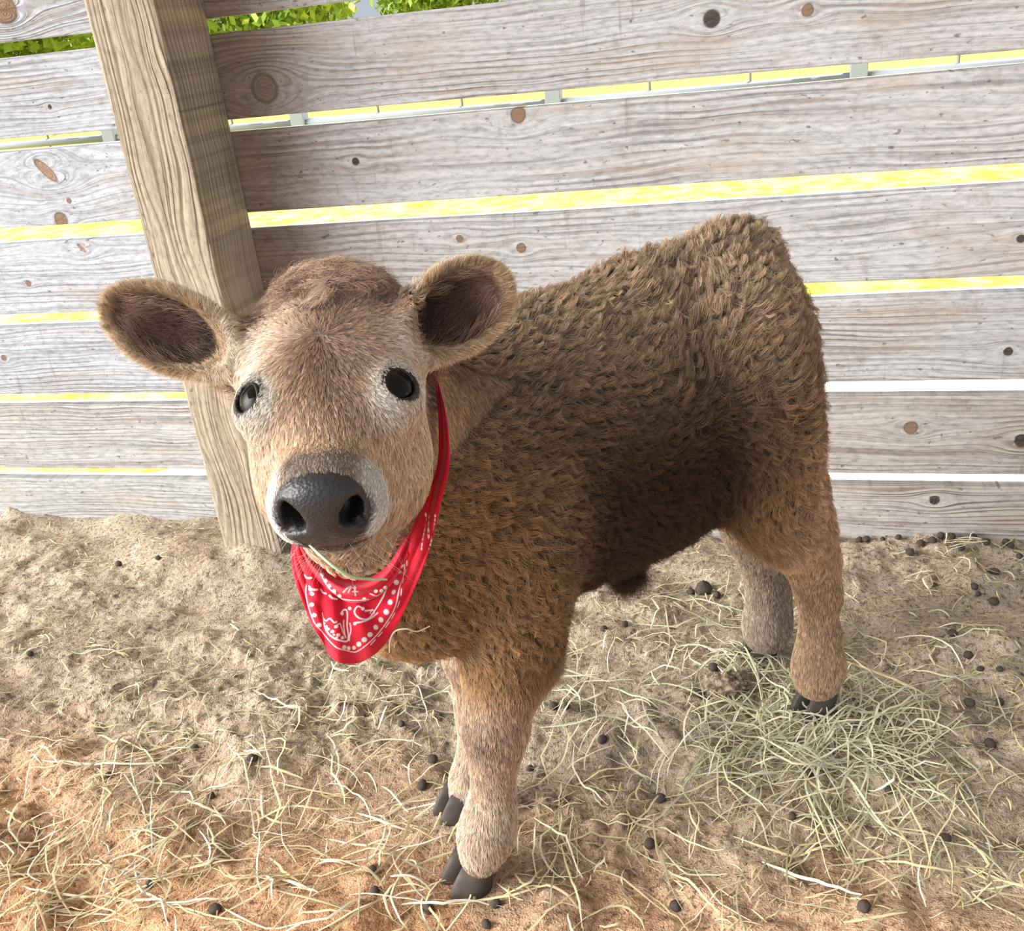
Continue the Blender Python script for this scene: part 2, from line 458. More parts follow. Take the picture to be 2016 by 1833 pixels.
leaf_m = NT('leaf_green')
oi = leaf_m.n('ShaderNodeTexCoord').outputs['Object']
leaf_m.base(leaf_m.mix(leaf_m.noise(oi, 3, 3), (0.12, 0.26, 0.03), (0.42, 0.55, 0.07)), 0.6, 0.3)
leaf_m = leaf_m.m
bark_m = flat_mat('bark', (0.16, 0.12, 0.09), 0.9, 0.1)
tree_labels = ['broad green tree across the pasture, above the top left corner gap', 'green tree across the pasture just left of the timber post',
               'green tree across the pasture just right of the timber post', 'green tree across the pasture above the upper middle of the wall']
for i, (x, y, d) in enumerate(((-10, 60, 16), (150, 50, 24), (520, 20, 15), (860, -20, 21))):
    p = P(x, y, d)
    o = empty('tree', (p[0], p[1], 0.0)); tag(o, tree_labels[i], 'tree', 'trees across the pasture')
    r_ = np.random.default_rng(50 + i)
    n = 11000
    u = r_.normal(size=(n, 3)); u /= np.linalg.norm(u, axis=1)[:, None]
    rad = np.array([2.0, 1.8, 1.9]) * (0.55 + 0.45 * r_.random((n, 1)))
    nz = 1 + 0.3 * vnoise(u * 2.2, 3 + i)[:, None]
    c = u * rad * nz + np.array([0, 0, 2.3])
    a = r_.normal(size=(n, 3)) * 0.045; b = r_.normal(size=(n, 3)) * 0.045
    V = np.stack([c - a, c + b, c + a, c - b], 1).reshape(-1, 3)
    Q = np.arange(4 * n).reshape(n, 4)
    f = fast_mesh('foliage', V, Q, leaf_m, o, smooth=False)
    bar('trunk', (p[0], p[1], -0.05), (p[0], p[1], 1.6), 0.13, bark_m, o, 10)

# ==================================================================== CALF
# head frame: u to the calf's left (picture right), v down the face, w out of the face
HO = P(637, 744, 0.735)
bt = -unit(ray(640, 790))
roll = math.radians(5.0)
e_r, e_u = CR[:, 0], CR[:, 1]
u0 = unit(e_r * math.cos(roll) + e_u * math.sin(roll)); u0 = unit(u0 - bt * (u0 @ bt))
d0 = np.cross(u0, bt); d0 = -unit(d0) if (np.cross(u0, bt) @ e_u) > 0 else unit(d0)   # image down
def rotv(v, ax, a):
    return v * math.cos(a) + np.cross(ax, v) * math.sin(a) + ax * (ax @ v) * (1 - math.cos(a))
TH = math.radians(52)
Vh = d0 * math.cos(TH) + bt * math.sin(TH)
Wh = bt * math.cos(TH) - d0 * math.sin(TH)
Uh = u0
yaw = math.radians(9.5)
_s = 1.0 if rotv(bt, d0, yaw) @ e_r < bt @ e_r else -1.0
Uh, Vh, Wh = [rotv(v, d0, _s * yaw) for v in (Uh, Vh, Wh)]
def Hd(u, v, w):
    return HO + Uh * u + Vh * v + Wh * w
HM = np.stack([Uh, Vh, Wh])          # world -> head rows
def to_head(p):
    return (np.asarray(p) - HO) @ HM.T

class SDF:
    def __init__(self, xs, ys, zs):
        self.ax = (xs, ys, zs)
        self.D = np.full((len(xs), len(ys), len(zs)), 1.0, np.float32)
    def block(self, lo, hi):
        sl = []
        for a, l, h in zip(self.ax, lo, hi):
            i = max(0, np.searchsorted(a, l) - 1); j = min(len(a), np.searchsorted(a, h) + 1)
            if j <= i: return None
            sl.append(slice(i, j))
        X, Y, Z = np.meshgrid(self.ax[0][sl[0]], self.ax[1][sl[1]], self.ax[2][sl[2]], indexing='ij')
        return tuple(sl), X, Y, Z
    def comb(self, sl, d, k, mode):
        D = self.D[sl]
        if mode == 'add':
            h = np.clip(0.5 + 0.5 * (D - d) / k, 0, 1); self.D[sl] = D * (1 - h) + d * h - k * h * (1 - h)
        else:
            h = np.clip(0.5 - 0.5 * (D + d) / k, 0, 1); self.D[sl] = D * (1 - h) + (-d) * h + k * h * (1 - h)
    def caps(self, a, b, ra, rb, k=0.03, mode='add'):
        a = np.asarray(a, float); b = np.asarray(b, float); R_ = max(ra, rb) + k + 0.02
        B = self.block(np.minimum(a, b) - R_, np.maximum(a, b) + R_)
        if B is None: return
        sl, X, Y, Z = B
        ba = b - a; L2 = ba @ ba
        t = ((X - a[0]) * ba[0] + (Y - a[1]) * ba[1] + (Z - a[2]) * ba[2]) / L2
        t = np.clip(t, 0, 1)
        d = np.sqrt((X - a[0] - ba[0] * t) ** 2 + (Y - a[1] - ba[1] * t) ** 2 + (Z - a[2] - ba[2] * t) ** 2) - (ra + (rb - ra) * t)
        self.comb(sl, d, k, mode)
    def ell(self, c, r, M=None, k=0.03, mode='add'):
        """M rows = axes"""
        c = np.asarray(c, float); r = np.asarray(r, float); M = np.eye(3) if M is None else np.asarray(M)
        R_ = r.max() + k + 0.02
        B = self.block(c - R_, c + R_)
        if B is None: return
        sl, X, Y, Z = B
        q = np.stack([X - c[0], Y - c[1], Z - c[2]], -1) @ M.T
        k0_ = np.sqrt(((q / r) ** 2).sum(-1)); k1_ = np.sqrt(((q / r ** 2) ** 2).sum(-1)) + 1e-9
        self.comb(sl, k0_ * (k0_ - 1) / k1_, k, mode)

def surface_nets(ax, D):
    xs, ys, zs = ax
    S = D < 0
    nx, ny, nz = D.shape
    c = np.zeros((nx - 1, ny - 1, nz - 1), np.int8)
    for dx in (0, 1):
        for dy in (0, 1):
            for dz in (0, 1):
                c += S[dx:nx - 1 + dx, dy:ny - 1 + dy, dz:nz - 1 + dz]
    act = (c > 0) & (c < 8)
    I = np.argwhere(act)
    idx = np.full(act.shape, -1, np.int64); idx[act] = np.arange(len(I))
    acc = np.zeros((len(I), 3)); cnt = np.zeros(len(I))
    for axs in range(3):
        o1, o2 = [a for a in range(3) if a != axs]
        for a in (0, 1):
            for b in (0, 1):
                off = np.zeros(3, int); off[o1] = a; off[o2] = b
                p0 = I + off; p1 = p0.copy(); p1[:, axs] += 1
                d0_ = D[tuple(p0.T)]; d1_ = D[tuple(p1.T)]
                m = (d0_ < 0) != (d1_ < 0)
                t = np.where(m, d0_ / np.where(m, d0_ - d1_, 1), 0)
                P0 = np.stack([xs[p0[:, 0]], ys[p0[:, 1]], zs[p0[:, 2]]], 1)
                P1 = np.stack([xs[p1[:, 0]], ys[p1[:, 1]], zs[p1[:, 2]]], 1)
                acc += np.where(m[:, None], P0 + (P1 - P0) * t[:, None], 0); cnt += m
    V = acc / cnt[:, None]
    Q = []
    for axs in range(3):
        o1, o2 = (axs + 1) % 3, (axs + 2) % 3
        sh = [slice(None)] * 3; s0 = list(sh); s1 = list(sh)
        s0[axs] = slice(0, -1); s1[axs] = slice(1, None)
        A_, B_ = S[tuple(s0)], S[tuple(s1)]
        E_ = np.argwhere(A_ != B_)
        E_ = E_[(E_[:, o1] > 0) & (E_[:, o2] > 0) & (E_[:, o1] < D.shape[o1] - 1) & (E_[:, o2] < D.shape[o2] - 1)]
        inside = A_[tuple(E_.T)]
        cs = []
        for a, b in ((1, 1), (0, 1), (0, 0), (1, 0)):
            q = E_.copy(); q[:, o1] -= a; q[:, o2] -= b
            cs.append(idx[tuple(q.T)])
        q = np.stack(cs, 1)
        q[~inside] = q[~inside][:, ::-1]
        Q.append(q)
    return V, np.concatenate(Q)

hx = Hd(0, 0, 0)
def gaxis(lo, hi, flo, fhi, fine, coarse):
    return np.concatenate([np.arange(lo, flo, coarse), np.arange(flo, fhi, fine), np.arange(fhi, hi, coarse)])
f_, c_ = 0.0025, 0.005
sx = gaxis(-0.60, 0.24, HO[0] - 0.22, HO[0] + 0.20, f_, c_)
sy = gaxis(-1.24, -0.20, HO[1] - 0.14, HO[1] + 0.14, f_, c_)
sz = gaxis(-0.01, 0.80, HO[2] - 0.13, HO[2] + 0.16, f_, c_)
S = SDF(sx, sy, sz)
CM = np.array([[AX[0], AX[1], 0], [LA[0], LA[1], 0], [0, 0, 1.0]])
def E(s, l, z, r, k=0.05, M=CM): S.ell(W(s, l, z), r, M, k)
# trunk
E(0.16, 0.0, 0.485, (0.20, 0.118, 0.155))
E(0.30, 0.0, 0.478, (0.16, 0.113, 0.142))
E(0.415, 0.0, 0.545, (0.10, 0.102, 0.110))
E(0.04, 0.0, 0.465, (0.12, 0.110, 0.150))
E(-0.015, -0.005, 0.400, (0.070, 0.070, 0.078))
S.caps(W(0.00, 0, 0.585), W(0.30, 0, 0.612), 0.045, 0.045, 0.05)
S.caps(W(0.30, 0, 0.612), W(0.435, 0, 0.640), 0.045, 0.036, 0.05)
S.ell(W(0.435, 0.0, 0.650), (0.040, 0.026, 0.024), CM, 0.03)         # tail head
for sgn in (-1, 1):
    S.ell(W(0.375, 0.072 * sgn, 0.605), (0.035, 0.03, 0.03), CM, 0.05)   # hook bones
# tail hanging behind
S.caps(W(0.465, 0.02, 0.63), W(0.505, 0.045, 0.55), 0.020, 0.015, 0.02)
S.caps(W(0.505, 0.045, 0.55), W(0.505, 0.05, 0.36), 0.014, 0.010, 0.01)
# belly sheath
S.caps(W(0.235, 0, 0.35), W(0.26, 0.0, 0.305), 0.030, 0.014, 0.03)
def chain(off, pts, k=0.025, dl=()):
    """pts: (x, y, r_px)"""
    prev = None
    for i, (x, y, r) in enumerate(pts):
        o_ = off + (dl[i] if i < len(dl) else 0)
        p, t = A(x, y, o_); rr = r * t / F_PX
        if prev is not None: S.caps(prev[0], p, prev[1], rr, k)
        prev = (p, rr)
NF, FFo, NH, FH = -0.060, 0.060, -0.074, 0.074
# near foreleg
chain(NF, [(1010, 1000, 110), (1000, 1120, 104), (1003, 1230, 86), (990, 1330, 66), (978, 1405, 50), (976, 1446, 48), (973, 1500, 33), (971, 1560, 30), (966, 1605, 36), (957, 1645, 42), (946, 1686, 37)], 0.03)
p, t = A(1050, 1290, NF); S.ell(p, np.array([38, 38, 75]) * t / F_PX, None, 0.03)       # point of the elbow
# far foreleg
chain(FFo, [(940, 1060, 90), (940, 1190, 72), (930, 1290, 48), (940, 1370, 36), (945, 1420, 34), (940, 1480, 26), (933, 1520, 27), (928, 1548, 31), (922, 1562, 28)], 0.03)
# near hind leg
chain(NH, [(1462, 640, 100), (1475, 760, 108), (1490, 870, 104), (1518, 960, 86), (1560, 1040, 64), (1598, 1105, 42), (1612, 1170, 32), (1614, 1250, 28), (1612, 1310, 39), (1608, 1338, 37)], 0.035, (0.01, -0.005, -0.01))
p, t = A(1440, 880, NH); S.ell(p, np.array([60, 60, 85]) * t / F_PX, None, 0.05)      # stifle
# far hind leg
chain(FH, [(1440, 760, 90), (1440, 880, 80), (1455, 960, 62), (1480, 1040, 48), (1500, 1090, 38), (1512, 1150, 32), (1514, 1195, 30), (1510, 1235, 35), (1507, 1248, 33)], 0.035, (-0.02, -0.01))
# neck
nb = Hd(-0.006, -0.045, -0.095)
S.caps(nb, W(0.02, 0.0, 0.52), 0.050, 0.096, 0.05)
S.caps(Hd(-0.006, -0.03, -0.105), W(-0.01, -0.01, 0.44), 0.040, 0.070, 0.05)
S.caps(Hd(-0.006, -0.06, -0.08), W(0.03, 0.01, 0.575), 0.042, 0.062, 0.05)
S.ell(P(694, 1062, 0.80), (0.032, 0.030, 0.026), None, 0.030)      # throat under the chin
# ---- head
HMr = HM
def HE(u, v, w, r, k=0.02, mode='add', both=False, M=HMr):
    S.ell(Hd(u, v, w), r, M, k, mode)
    if both: S.ell(Hd(-u, v, w), r, M, k, mode)
HE(0, -0.056, -0.038, (0.068, 0.074, 0.064), 0.03)           # cranium
HE(0, -0.104, -0.026, (0.056, 0.036, 0.046), 0.03)           # poll
HE(0.030, -0.012, -0.034, (0.036, 0.045, 0.032), 0.025, both=True)  # brow
S.caps(Hd(0, 0.0, -0.050), Hd(0, 0.074, -0.044), 0.052, 0.031, 0.03)   # nose bridge
S.caps(Hd(0, 0.0, -0.085), Hd(0, 0.070, -0.068), 0.048, 0.030, 0.03)
HE(0.037, 0.006, -0.090, (0.030, 0.048, 0.036), 0.03, both=True)    # cheek
HE(0, 0.084, -0.042, (0.036, 0.027, 0.033), 0.018)           # muzzle
HE(0.021, 0.086, -0.050, (0.019, 0.023, 0.023), 0.012, both=True)   # upper lip sides
HE(0, 0.100, -0.035, (0.029, 0.013, 0.023), 0.010)          # nose pad
S.caps(Hd(0, -0.02, -0.120), Hd(0, 0.066, -0.091), 0.032, 0.018, 0.02)  # lower jaw
HE(0, 0.079, -0.094, (0.023, 0.018, 0.018), 0.012)           # chin
HE(0.049, 0.004, -0.020, (0.0215, 0.025, 0.0205), 0.014, both=True)  # orbit rim
EYE = 0.0175
EC = [(0.0455, 0.004, -0.0185), (-0.0455, 0.004, -0.0185)]
EA = (0.70, 0.22, 0.66)      # where an eye looks: out, down the face, away from it
for (u, v, w) in EC:
    sg = 1 if u > 0 else -1
    # palpebral opening: lens shape looking outward and forward
    ea = unit(Uh * sg * EA[0] + Wh * EA[2] + Vh * EA[1]); eb = unit(Vh - ea * (Vh @ ea)); ec = np.cross(ea, eb)
    S.ell(Hd(u, v, w) + ea * 0.015, (0.012, 0.0125, 0.0105), np.stack([ea, eb, ec]), 0.003, 'sub')
NOSTRIL_TILT = -0.55
# nostrils: comma shaped, opening forward and outward
for sg in (-1, 1):
    na = unit(Vh * 0.95 + Uh * sg * 0.25); nb_ = unit(Wh - na * (Wh @ na)); nc = np.cross(na, nb_)
    nb2 = unit(nb_ + nc * NOSTRIL_TILT * sg); nc2 = np.cross(na, nb2)
    S.ell(Hd(0.0200 * sg, 0.107, -0.0365), (0.018, 0.0120, 0.0080), np.stack([na, nb2, nc2]), 0.005, 'sub')
    S.caps(Hd(0.022 * sg, 0.110, -0.044), Hd(0.030 * sg, 0.104, -0.052), 0.0035, 0.002, 0.004, 'sub')
S.caps(Hd(0.0, 0.116, -0.052), Hd(0.0, 0.112, -0.068), 0.0018, 0.0018, 0.004, 'sub')      # philtrum
for k in range(6):                                                                            # mouth line
    a0, a1 = -0.036 + 0.012 * k, -0.024 + 0.012 * k
    f = lambda a: Hd(a, 0.109 - 9.0 * a * a, -0.0715 - 5.0 * a * a)
    S.caps(f(a0), f(a1), 0.0024, 0.0024, 0.004, 'sub')
# ---- ears
def ear(base_px, tip_px, t0, t1, width, droop, name):
    b = P(*base_px, t0); t_ = P(*tip_px, t1)
    ax1 = unit(t_ - b); L = np.linalg.norm(t_ - b)
    face = unit(bt + droop)                       # the way the opening looks
    face = unit(face - ax1 * (face @ ax1)); side = np.cross(ax1, face)
    M = np.stack([ax1, side, face])
    c = b + ax1 * L * 0.56
    D0_ = S.D
    # build the ear in its own field, then join
    E_ = SDF(*S.ax)
    E_.ell(c, (L * 0.50, width, width * 0.62), M, 0.01)
    E_.caps(b - ax1 * 0.01 - face * 0.014, c - face * 0.012, 0.027, 0.018, 0.02)
    E_.ell(c + face * width * 0.42 - ax1 * 0.005, (L * 0.50, width * 0.86, width * 0.68), M, 0.006, 'sub')
    k = 0.016; D = S.D; d = E_.D
    h = np.clip(0.5 + 0.5 * (D - d) / k, 0, 1); S.D = D * (1 - h) + d * h - k * h * (1 - h)
    return c, M, L, width
EARS = [ear((468, 704), (222, 604), 0.785, 0.80, 0.033, -e_u * 0.25, 'r'),
        ear((790, 680), (984, 552), 0.785, 0.80, 0.034, -e_u * 0.10, 'l')]

V, Q = surface_nets(S.ax, S.D)
# relax a little
E_i = np.concatenate([Q[:, [0, 1]], Q[:, [1, 2]], Q[:, [2, 3]], Q[:, [3, 0]]])
for _ in range(2):
    acc = np.zeros_like(V); cnt = np.zeros(len(V))
    for k in range(3):
        acc[:, k] = np.bincount(E_i[:, 0], V[E_i[:, 1], k], len(V)) + np.bincount(E_i[:, 1], V[E_i[:, 0], k], len(V))
    cnt = np.bincount(E_i[:, 0], minlength=len(V)) + np.bincount(E_i[:, 1], minlength=len(V))
    V = V * 0.5 + 0.5 * acc / cnt[:, None]
print('calf verts', len(V))

# ---- colours of the coat (markings, with some light and shade painted in)
def coat_color(p):
    """p (n,3) world on or near the skin -> linear rgb of the hair"""
    h = to_head(p)
    q = p[:, :2] - FRONT
    s = q @ AX; l = q @ LA; z = p[:, 2]
    n = len(p)
    col = np.tile(np.array([0.27, 0.172, 0.092]), (n, 1))
    def blend(c, m):
        nonlocal col
        m = np.clip(m, 0, 1)[:, None]; col = col * (1 - m) + np.array(c) * m
    # body: greyish brown back and rump, dark flank with its shade painted in, pale legs
    back = sstep(0.50, 0.66, z) * sstep(-0.05, 0.1, s)
    blend((0.40, 0.30, 0.205), back * 0.9)
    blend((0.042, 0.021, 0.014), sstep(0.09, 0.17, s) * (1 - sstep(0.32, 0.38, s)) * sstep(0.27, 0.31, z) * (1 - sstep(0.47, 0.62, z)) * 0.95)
    blend((0.39, 0.24, 0.115), (1 - sstep(0.05, 0.11, s)) * sstep(0.22, 0.28, z) * (1 - sstep(0.50, 0.60, z)) * 0.55)
    blend((0.60, 0.45, 0.33), (1 - sstep(0.22, 0.31, z)))
    blend((0.68, 0.55, 0.44), (1 - sstep(0.10, 0.17, z)) * 0.6)
    blend((0.50, 0.345, 0.225), sstep(0.36, 0.44, s) * (1 - sstep(0.42, 0.54, z)) * 0.9)
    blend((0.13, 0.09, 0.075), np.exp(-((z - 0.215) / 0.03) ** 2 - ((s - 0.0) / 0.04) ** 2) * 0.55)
    blend((0.40, 0.36, 0.31), (l > 0) * (s > 0.35) * (1 - sstep(0.20, 0.30, z)) * 0.6)
    nz = fbm(p * 34.0, 90, 2)[:, None]
    thr = np.linalg.norm((h - np.array([0.0, 0.02, -0.135])) / np.array([1.0, 1.0, 1.3]), axis=1)
    blend((0.62, 0.45, 0.32), (1 - sstep(0.050, 0.095, thr)) * 0.9)
    # head
    hm = (1 - sstep(0.085, 0.12, np.abs(h[:, 0]))) * sstep(-0.15, -0.125, h[:, 2]) * sstep(-0.14, -0.11, h[:, 1])
    hc = np.tile(np.array([0.68, 0.50, 0.37]), (n, 1))
    def hb(c, m):
        nonlocal hc
        m = np.clip(m, 0, 1)[:, None]; hc = hc * (1 - m) + np.array(c) * m
    u, v, w = h.T
    hb((0.33, 0.225, 0.165), (1 - sstep(-0.085, -0.045, v)) * 0.8)                   # darker poll
    hb((0.10, 0.065, 0.05), (1 - sstep(-0.090, -0.055, v)) * sstep(0.15, 0.5, fbm(p * 85.0, 77, 2)) * 0.75)  # dark spots paint the shaded gaps between tufts
    hb((0.20, 0.118, 0.078), np.exp(-(u / 0.034) ** 2 - ((v + 0.005) / 0.055) ** 2) * 0.80)   # forehead streak
    hb((0.70, 0.50, 0.32), sstep(0.035, 0.07, v) * 0.55)
    hb((0.78, 0.66, 0.55), sstep(0.040, 0.056, np.abs(u)) * sstep(-0.07, -0.04, v) * (1 - sstep(-0.02, 0.01, v)) * 0.55)
    for (eu, ev, ew) in EC:
        d = np.sqrt(((u - eu) / 1.0) ** 2 + ((v - ev) / 1.15) ** 2 + ((w - ew) / 1.0) ** 2)
        hb((0.80, 0.74, 0.65), (1 - sstep(0.019, 0.031, d)) * 0.9)
    mz = sstep(0.066, 0.080, v + 0.25 * np.abs(u)) * sstep(-0.090, -0.076, w)
    hb((0.92, 0.88, 0.82), mz * sstep(0.022, 0.032, np.abs(u)) * 1.0)
    hb((0.30, 0.25, 0.215), mz * (1 - sstep(0.020, 0.034, np.abs(u))) * 0.85)
    pad = np.sqrt((u / 0.036) ** 2 + ((w + 0.038) / 0.026) ** 2)
    hb((0.10, 0.095, 0.10), sstep(0.084, 0.096, v) * (1 - sstep(0.90, 1.08, pad)))
    hb((0.13, 0.115, 0.10), (1 - sstep(0.0, 0.010, np.abs(w + 0.074))) * sstep(0.080, 0.095, v) * 0.9)
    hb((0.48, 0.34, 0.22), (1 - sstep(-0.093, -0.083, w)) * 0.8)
    col = col * (1 - hm[:, None]) + hc * hm[:, None]
    # ears
    for (c, M, L, wd) in EARS:
        q = (p - c) @ M.T / np.array([L * 0.5, wd, wd * 0.7])
        r = np.sqrt((q[:, :2] ** 2).sum(1)); m3 = (np.sqrt((q ** 2).sum(1)) < 1.35) & (np.abs(h[:, 0]) > 0.068)
        ec = np.tile(np.array([0.42, 0.285, 0.17]), (n, 1))
        rim = sstep(0.72, 0.92, r)
        ins = (q[:, 2] > -0.45) & (r < 0.93)
        tipf = sstep(-0.15, 0.75, q[:, 0])[:, None]
        inner = np.array([0.050, 0.024, 0.020]) * (1 - tipf) + np.array([0.19, 0.115, 0.08]) * tipf
        ec = np.where(ins[:, None], inner * (1 - rim[:, None]) + np.array([0.50, 0.36, 0.22]) * rim[:, None], ec)
        ec = ec * (1 - 0.6 * sstep(0.9, 1.02, r)[:, None]) + np.array([0.90, 0.80, 0.64]) * 0.6 * sstep(0.9, 1.02, r)[:, None]  # cream rim hair, brightened in colour as if lit from behind
        col = np.where(m3[:, None], ec, col)
    return np.clip(col * (1 + 0.18 * nz), 0.004, 1)

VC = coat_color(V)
hV = to_head(V)
# bare skin: nose pad, eyelid rims, hoof line
def bare_nose(h):
    pad = np.sqrt((h[:, 0] / 0.0335) ** 2 + ((h[:, 2] + 0.036) / 0.0275) ** 2)
    pad2 = np.sqrt((h[:, 0] / 0.019) ** 2 + ((h[:, 2] + 0.058) / 0.014) ** 2)
    return (h[:, 1] > 0.074) & ((pad < 1.0) | (pad2 < 1.0)) & (h[:, 2] > -0.0735)
def bare_eye(h):
    m = np.zeros(len(h), bool)
    for e in EC:
        sg = 1 if e[0] > 0 else -1
        c = np.array(e) + np.array([sg * EA[0], EA[1], EA[2]]) * 0.0150
        m |= (np.linalg.norm((h - c) / np.array([1.0, 1.0, 1.0]), axis=1) < 0.0172)
    return m
bn = bare_nose(hV); be = bare_eye(hV)
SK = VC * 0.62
SK[bn] = np.array([0.036, 0.034, 0.036])
for sg in (-1, 1):
    dn_ = np.linalg.norm((hV - np.array([0.0205 * sg, 0.103, -0.037])) / np.array([0.0095, 0.012, 0.0125]), axis=1)
    SK[dn_ < 1.0] = np.array([0.010, 0.008, 0.008])  # inside of the nostrils painted black for the shade in the hollow
SK[be] = np.array([0.022, 0.017, 0.017])
N = NT('calf_skin')
att = N.n('ShaderNodeAttribute', attribute_name='Col').outputs['Color']
gl = N.n('ShaderNodeAttribute', attribute_name='gloss').outputs['Fac']
co = N.n('ShaderNodeTexCoord').outputs['Object']
vor = N.n('ShaderNodeTexVoronoi', {'Vector': co, 'Scale': 420.0})
N.base(att, N.math('MULTIPLY_ADD', gl, -0.52, 0.9), 0.45)
N.bump(N.math('MULTIPLY', vor.outputs[0], gl), 0.35, 0.0012)
calf = fast_mesh('calf', V, Q, N.m)
set_color(calf, SK)
ga = calf.data.attributes.new('gloss', 'FLOAT', 'POINT')
ga.data.foreach_set('value', (bn | be).astype(np.float32))
tag(calf, 'brown fluffy calf standing on the dirt floor, wearing a red bandana and facing the camera', 'calf')

# ---- eyes
N = NT('eye_glossy')
N.base((0.010, 0.007, 0.006), 0.05, 0.16)
eye_m = N.m
import bmesh
for (u, v, w) in EC:
    bm = bmesh.new(); bmesh.ops.create_uvsphere(bm, u_segments=40, v_segments=24, radius=EYE * 1.085)
    me = bpy.data.meshes.new('eye'); bm.to_mesh(me); bm.free(); me.materials.append(eye_m)
    me.polygons.foreach_set('use_smooth', [True] * len(me.polygons))
    o = bpy.data.objects.new('eye', me); COL.objects.link(o); o.parent = calf; o.location = Hd(u, v, w) + 0.0022 * (Uh * (1 if u > 0 else -1) * EA[0] + Vh * EA[1] + Wh * EA[2])
    tag(o, 'glossy black eye')

# ---- lids and lashes
lid_m = NT('eyelid_skin').base((0.012, 0.009, 0.009), 0.5, 0.25).m
def eye_axes(sg):
    ea = unit(Uh * sg * EA[0] + Wh * EA[2] + Vh * EA[1])
    long_ = unit(-Vh * 0.80 + Uh * sg * 0.55 - Wh * 0.25); long_ = unit(long_ - ea * (long_ @ ea))
    return ea, long_, np.cross(ea, long_)
def lid_point(sg, c, ph, rr, grow=1.0):
    ea, lo, sh = eye_axes(sg)
    if (sh @ (-Vh + 0.3 * Wh)) < 0: sh = -sh
    ca, sa = math.cos(ph), math.sin(ph)
    al, as_ = math.radians(46) * grow, math.radians(37) * grow
    x = al * ca; y = as_ * sa * (1 - 0.18 * abs(ca) ** 3)
    an = math.hypot(x, y)
    d = ea * math.cos(an) + (lo * x + sh * y) / max(an, 1e-6) * math.sin(an)
    return c + d * rr, d, (lo * ca + sh * sa)
for (u, v, w) in EC:
    sg = 1 if u > 0 else -1
    c = Hd(u, v, w) + 0.0022 * unit(Uh * sg * EA[0] + Vh * EA[1] + Wh * EA[2]); n_ = 48; m_ = 8; vs = []; fs = []
    for k in range(n_):
        ph = 2 * math.pi * k / n_
        p0, d, o_ = lid_point(sg, c, ph, EYE + 0.0010)
        t_ = unit(o_ - d * (o_ @ d))
        for j in range(m_):
            a = 2 * math.pi * j / m_
            vs.append(p0 + d * math.cos(a) * 0.0013 + t_ * (math.sin(a) * 0.0019 + 0.0012))
    for k in range(n_):
        for j in range(m_):
            fs.append((k * m_ + j, k * m_ + (j + 1) % m_, ((k + 1) % n_) * m_ + (j + 1) % m_, ((k + 1) % n_) * m_ + j))
    tag(mesh_obj('eyelid', vs, fs, lid_m, calf), 'dark eyelid rim')

# ---- hooves
hoof_m = NT('hoof_horn')
hc_ = hoof_m.noise(hoof_m.n('ShaderNodeTexCoord').outputs['Object'], 60, 3)
hoof_m.base(hoof_m.mix(hc_, (0.030, 0.025, 0.022), (0.115, 0.095, 0.080)), 0.55, 0.3); hoof_m = hoof_m.m
fwd = -AX
def hoof(top, ground, w, length, turn=0.0):
    """two toes under a fetlock"""
    f = np.array([fwd[0], fwd[1], 0.0]); f = rotv(f, np.array([0, 0, 1.0]), turn); sd = np.cross([0, 0, 1.0], f)
    for sg in (-1, 1):
        rows = []
        nseg = 20
        for (hz, sc, fo) in ((0.0, 1.0, 0.012), (0.004, 1.03, 0.012), (0.014, 0.97, 0.009), (0.026, 0.86, 0.004), (0.036, 0.74, 0.0)):
            ring = []
            for k in range(nseg):
                a = 2 * math.pi * k / nseg
                x = math.cos(a); y = math.sin(a)
                lx = x * length * (0.62 if x > 0 else 0.42) * sc
                ly = y * w * 0.26 * sc * (1 - 0.45 * max(0, x) ** 2)
                ly = ly + sg * w * 0.265 - sg * max(0, x) * w * 0.07
                p = ground + f * (lx + fo) + sd * ly + np.array([0, 0, hz])
                ring.append(p)
            rows.append(ring)
        vs = [p for r in rows for p in r]; fs = []
        for i in range(len(rows) - 1):
            for k in range(nseg):
                fs.append((i * nseg + k, i * nseg + (k + 1) % nseg, (i + 1) * nseg + (k + 1) % nseg, (i + 1) * nseg + k))
        fs.append(tuple(range(nseg))[::-1]); fs.append(tuple((len(rows) - 1) * nseg + k for k in range(nseg)))
        mesh_obj('hoof', vs, fs, hoof_m, calf)
for i, (x, y) in enumerate(((940, 1722), (912, 1588), (1612, 1390), (1507, 1276))):
    g = G(x, y); g[2] = -0.002
    hoof(None, g, (0.064, 0.052, 0.060, 0.054)[i], (0.050, 0.042, 0.046, 0.044)[i])

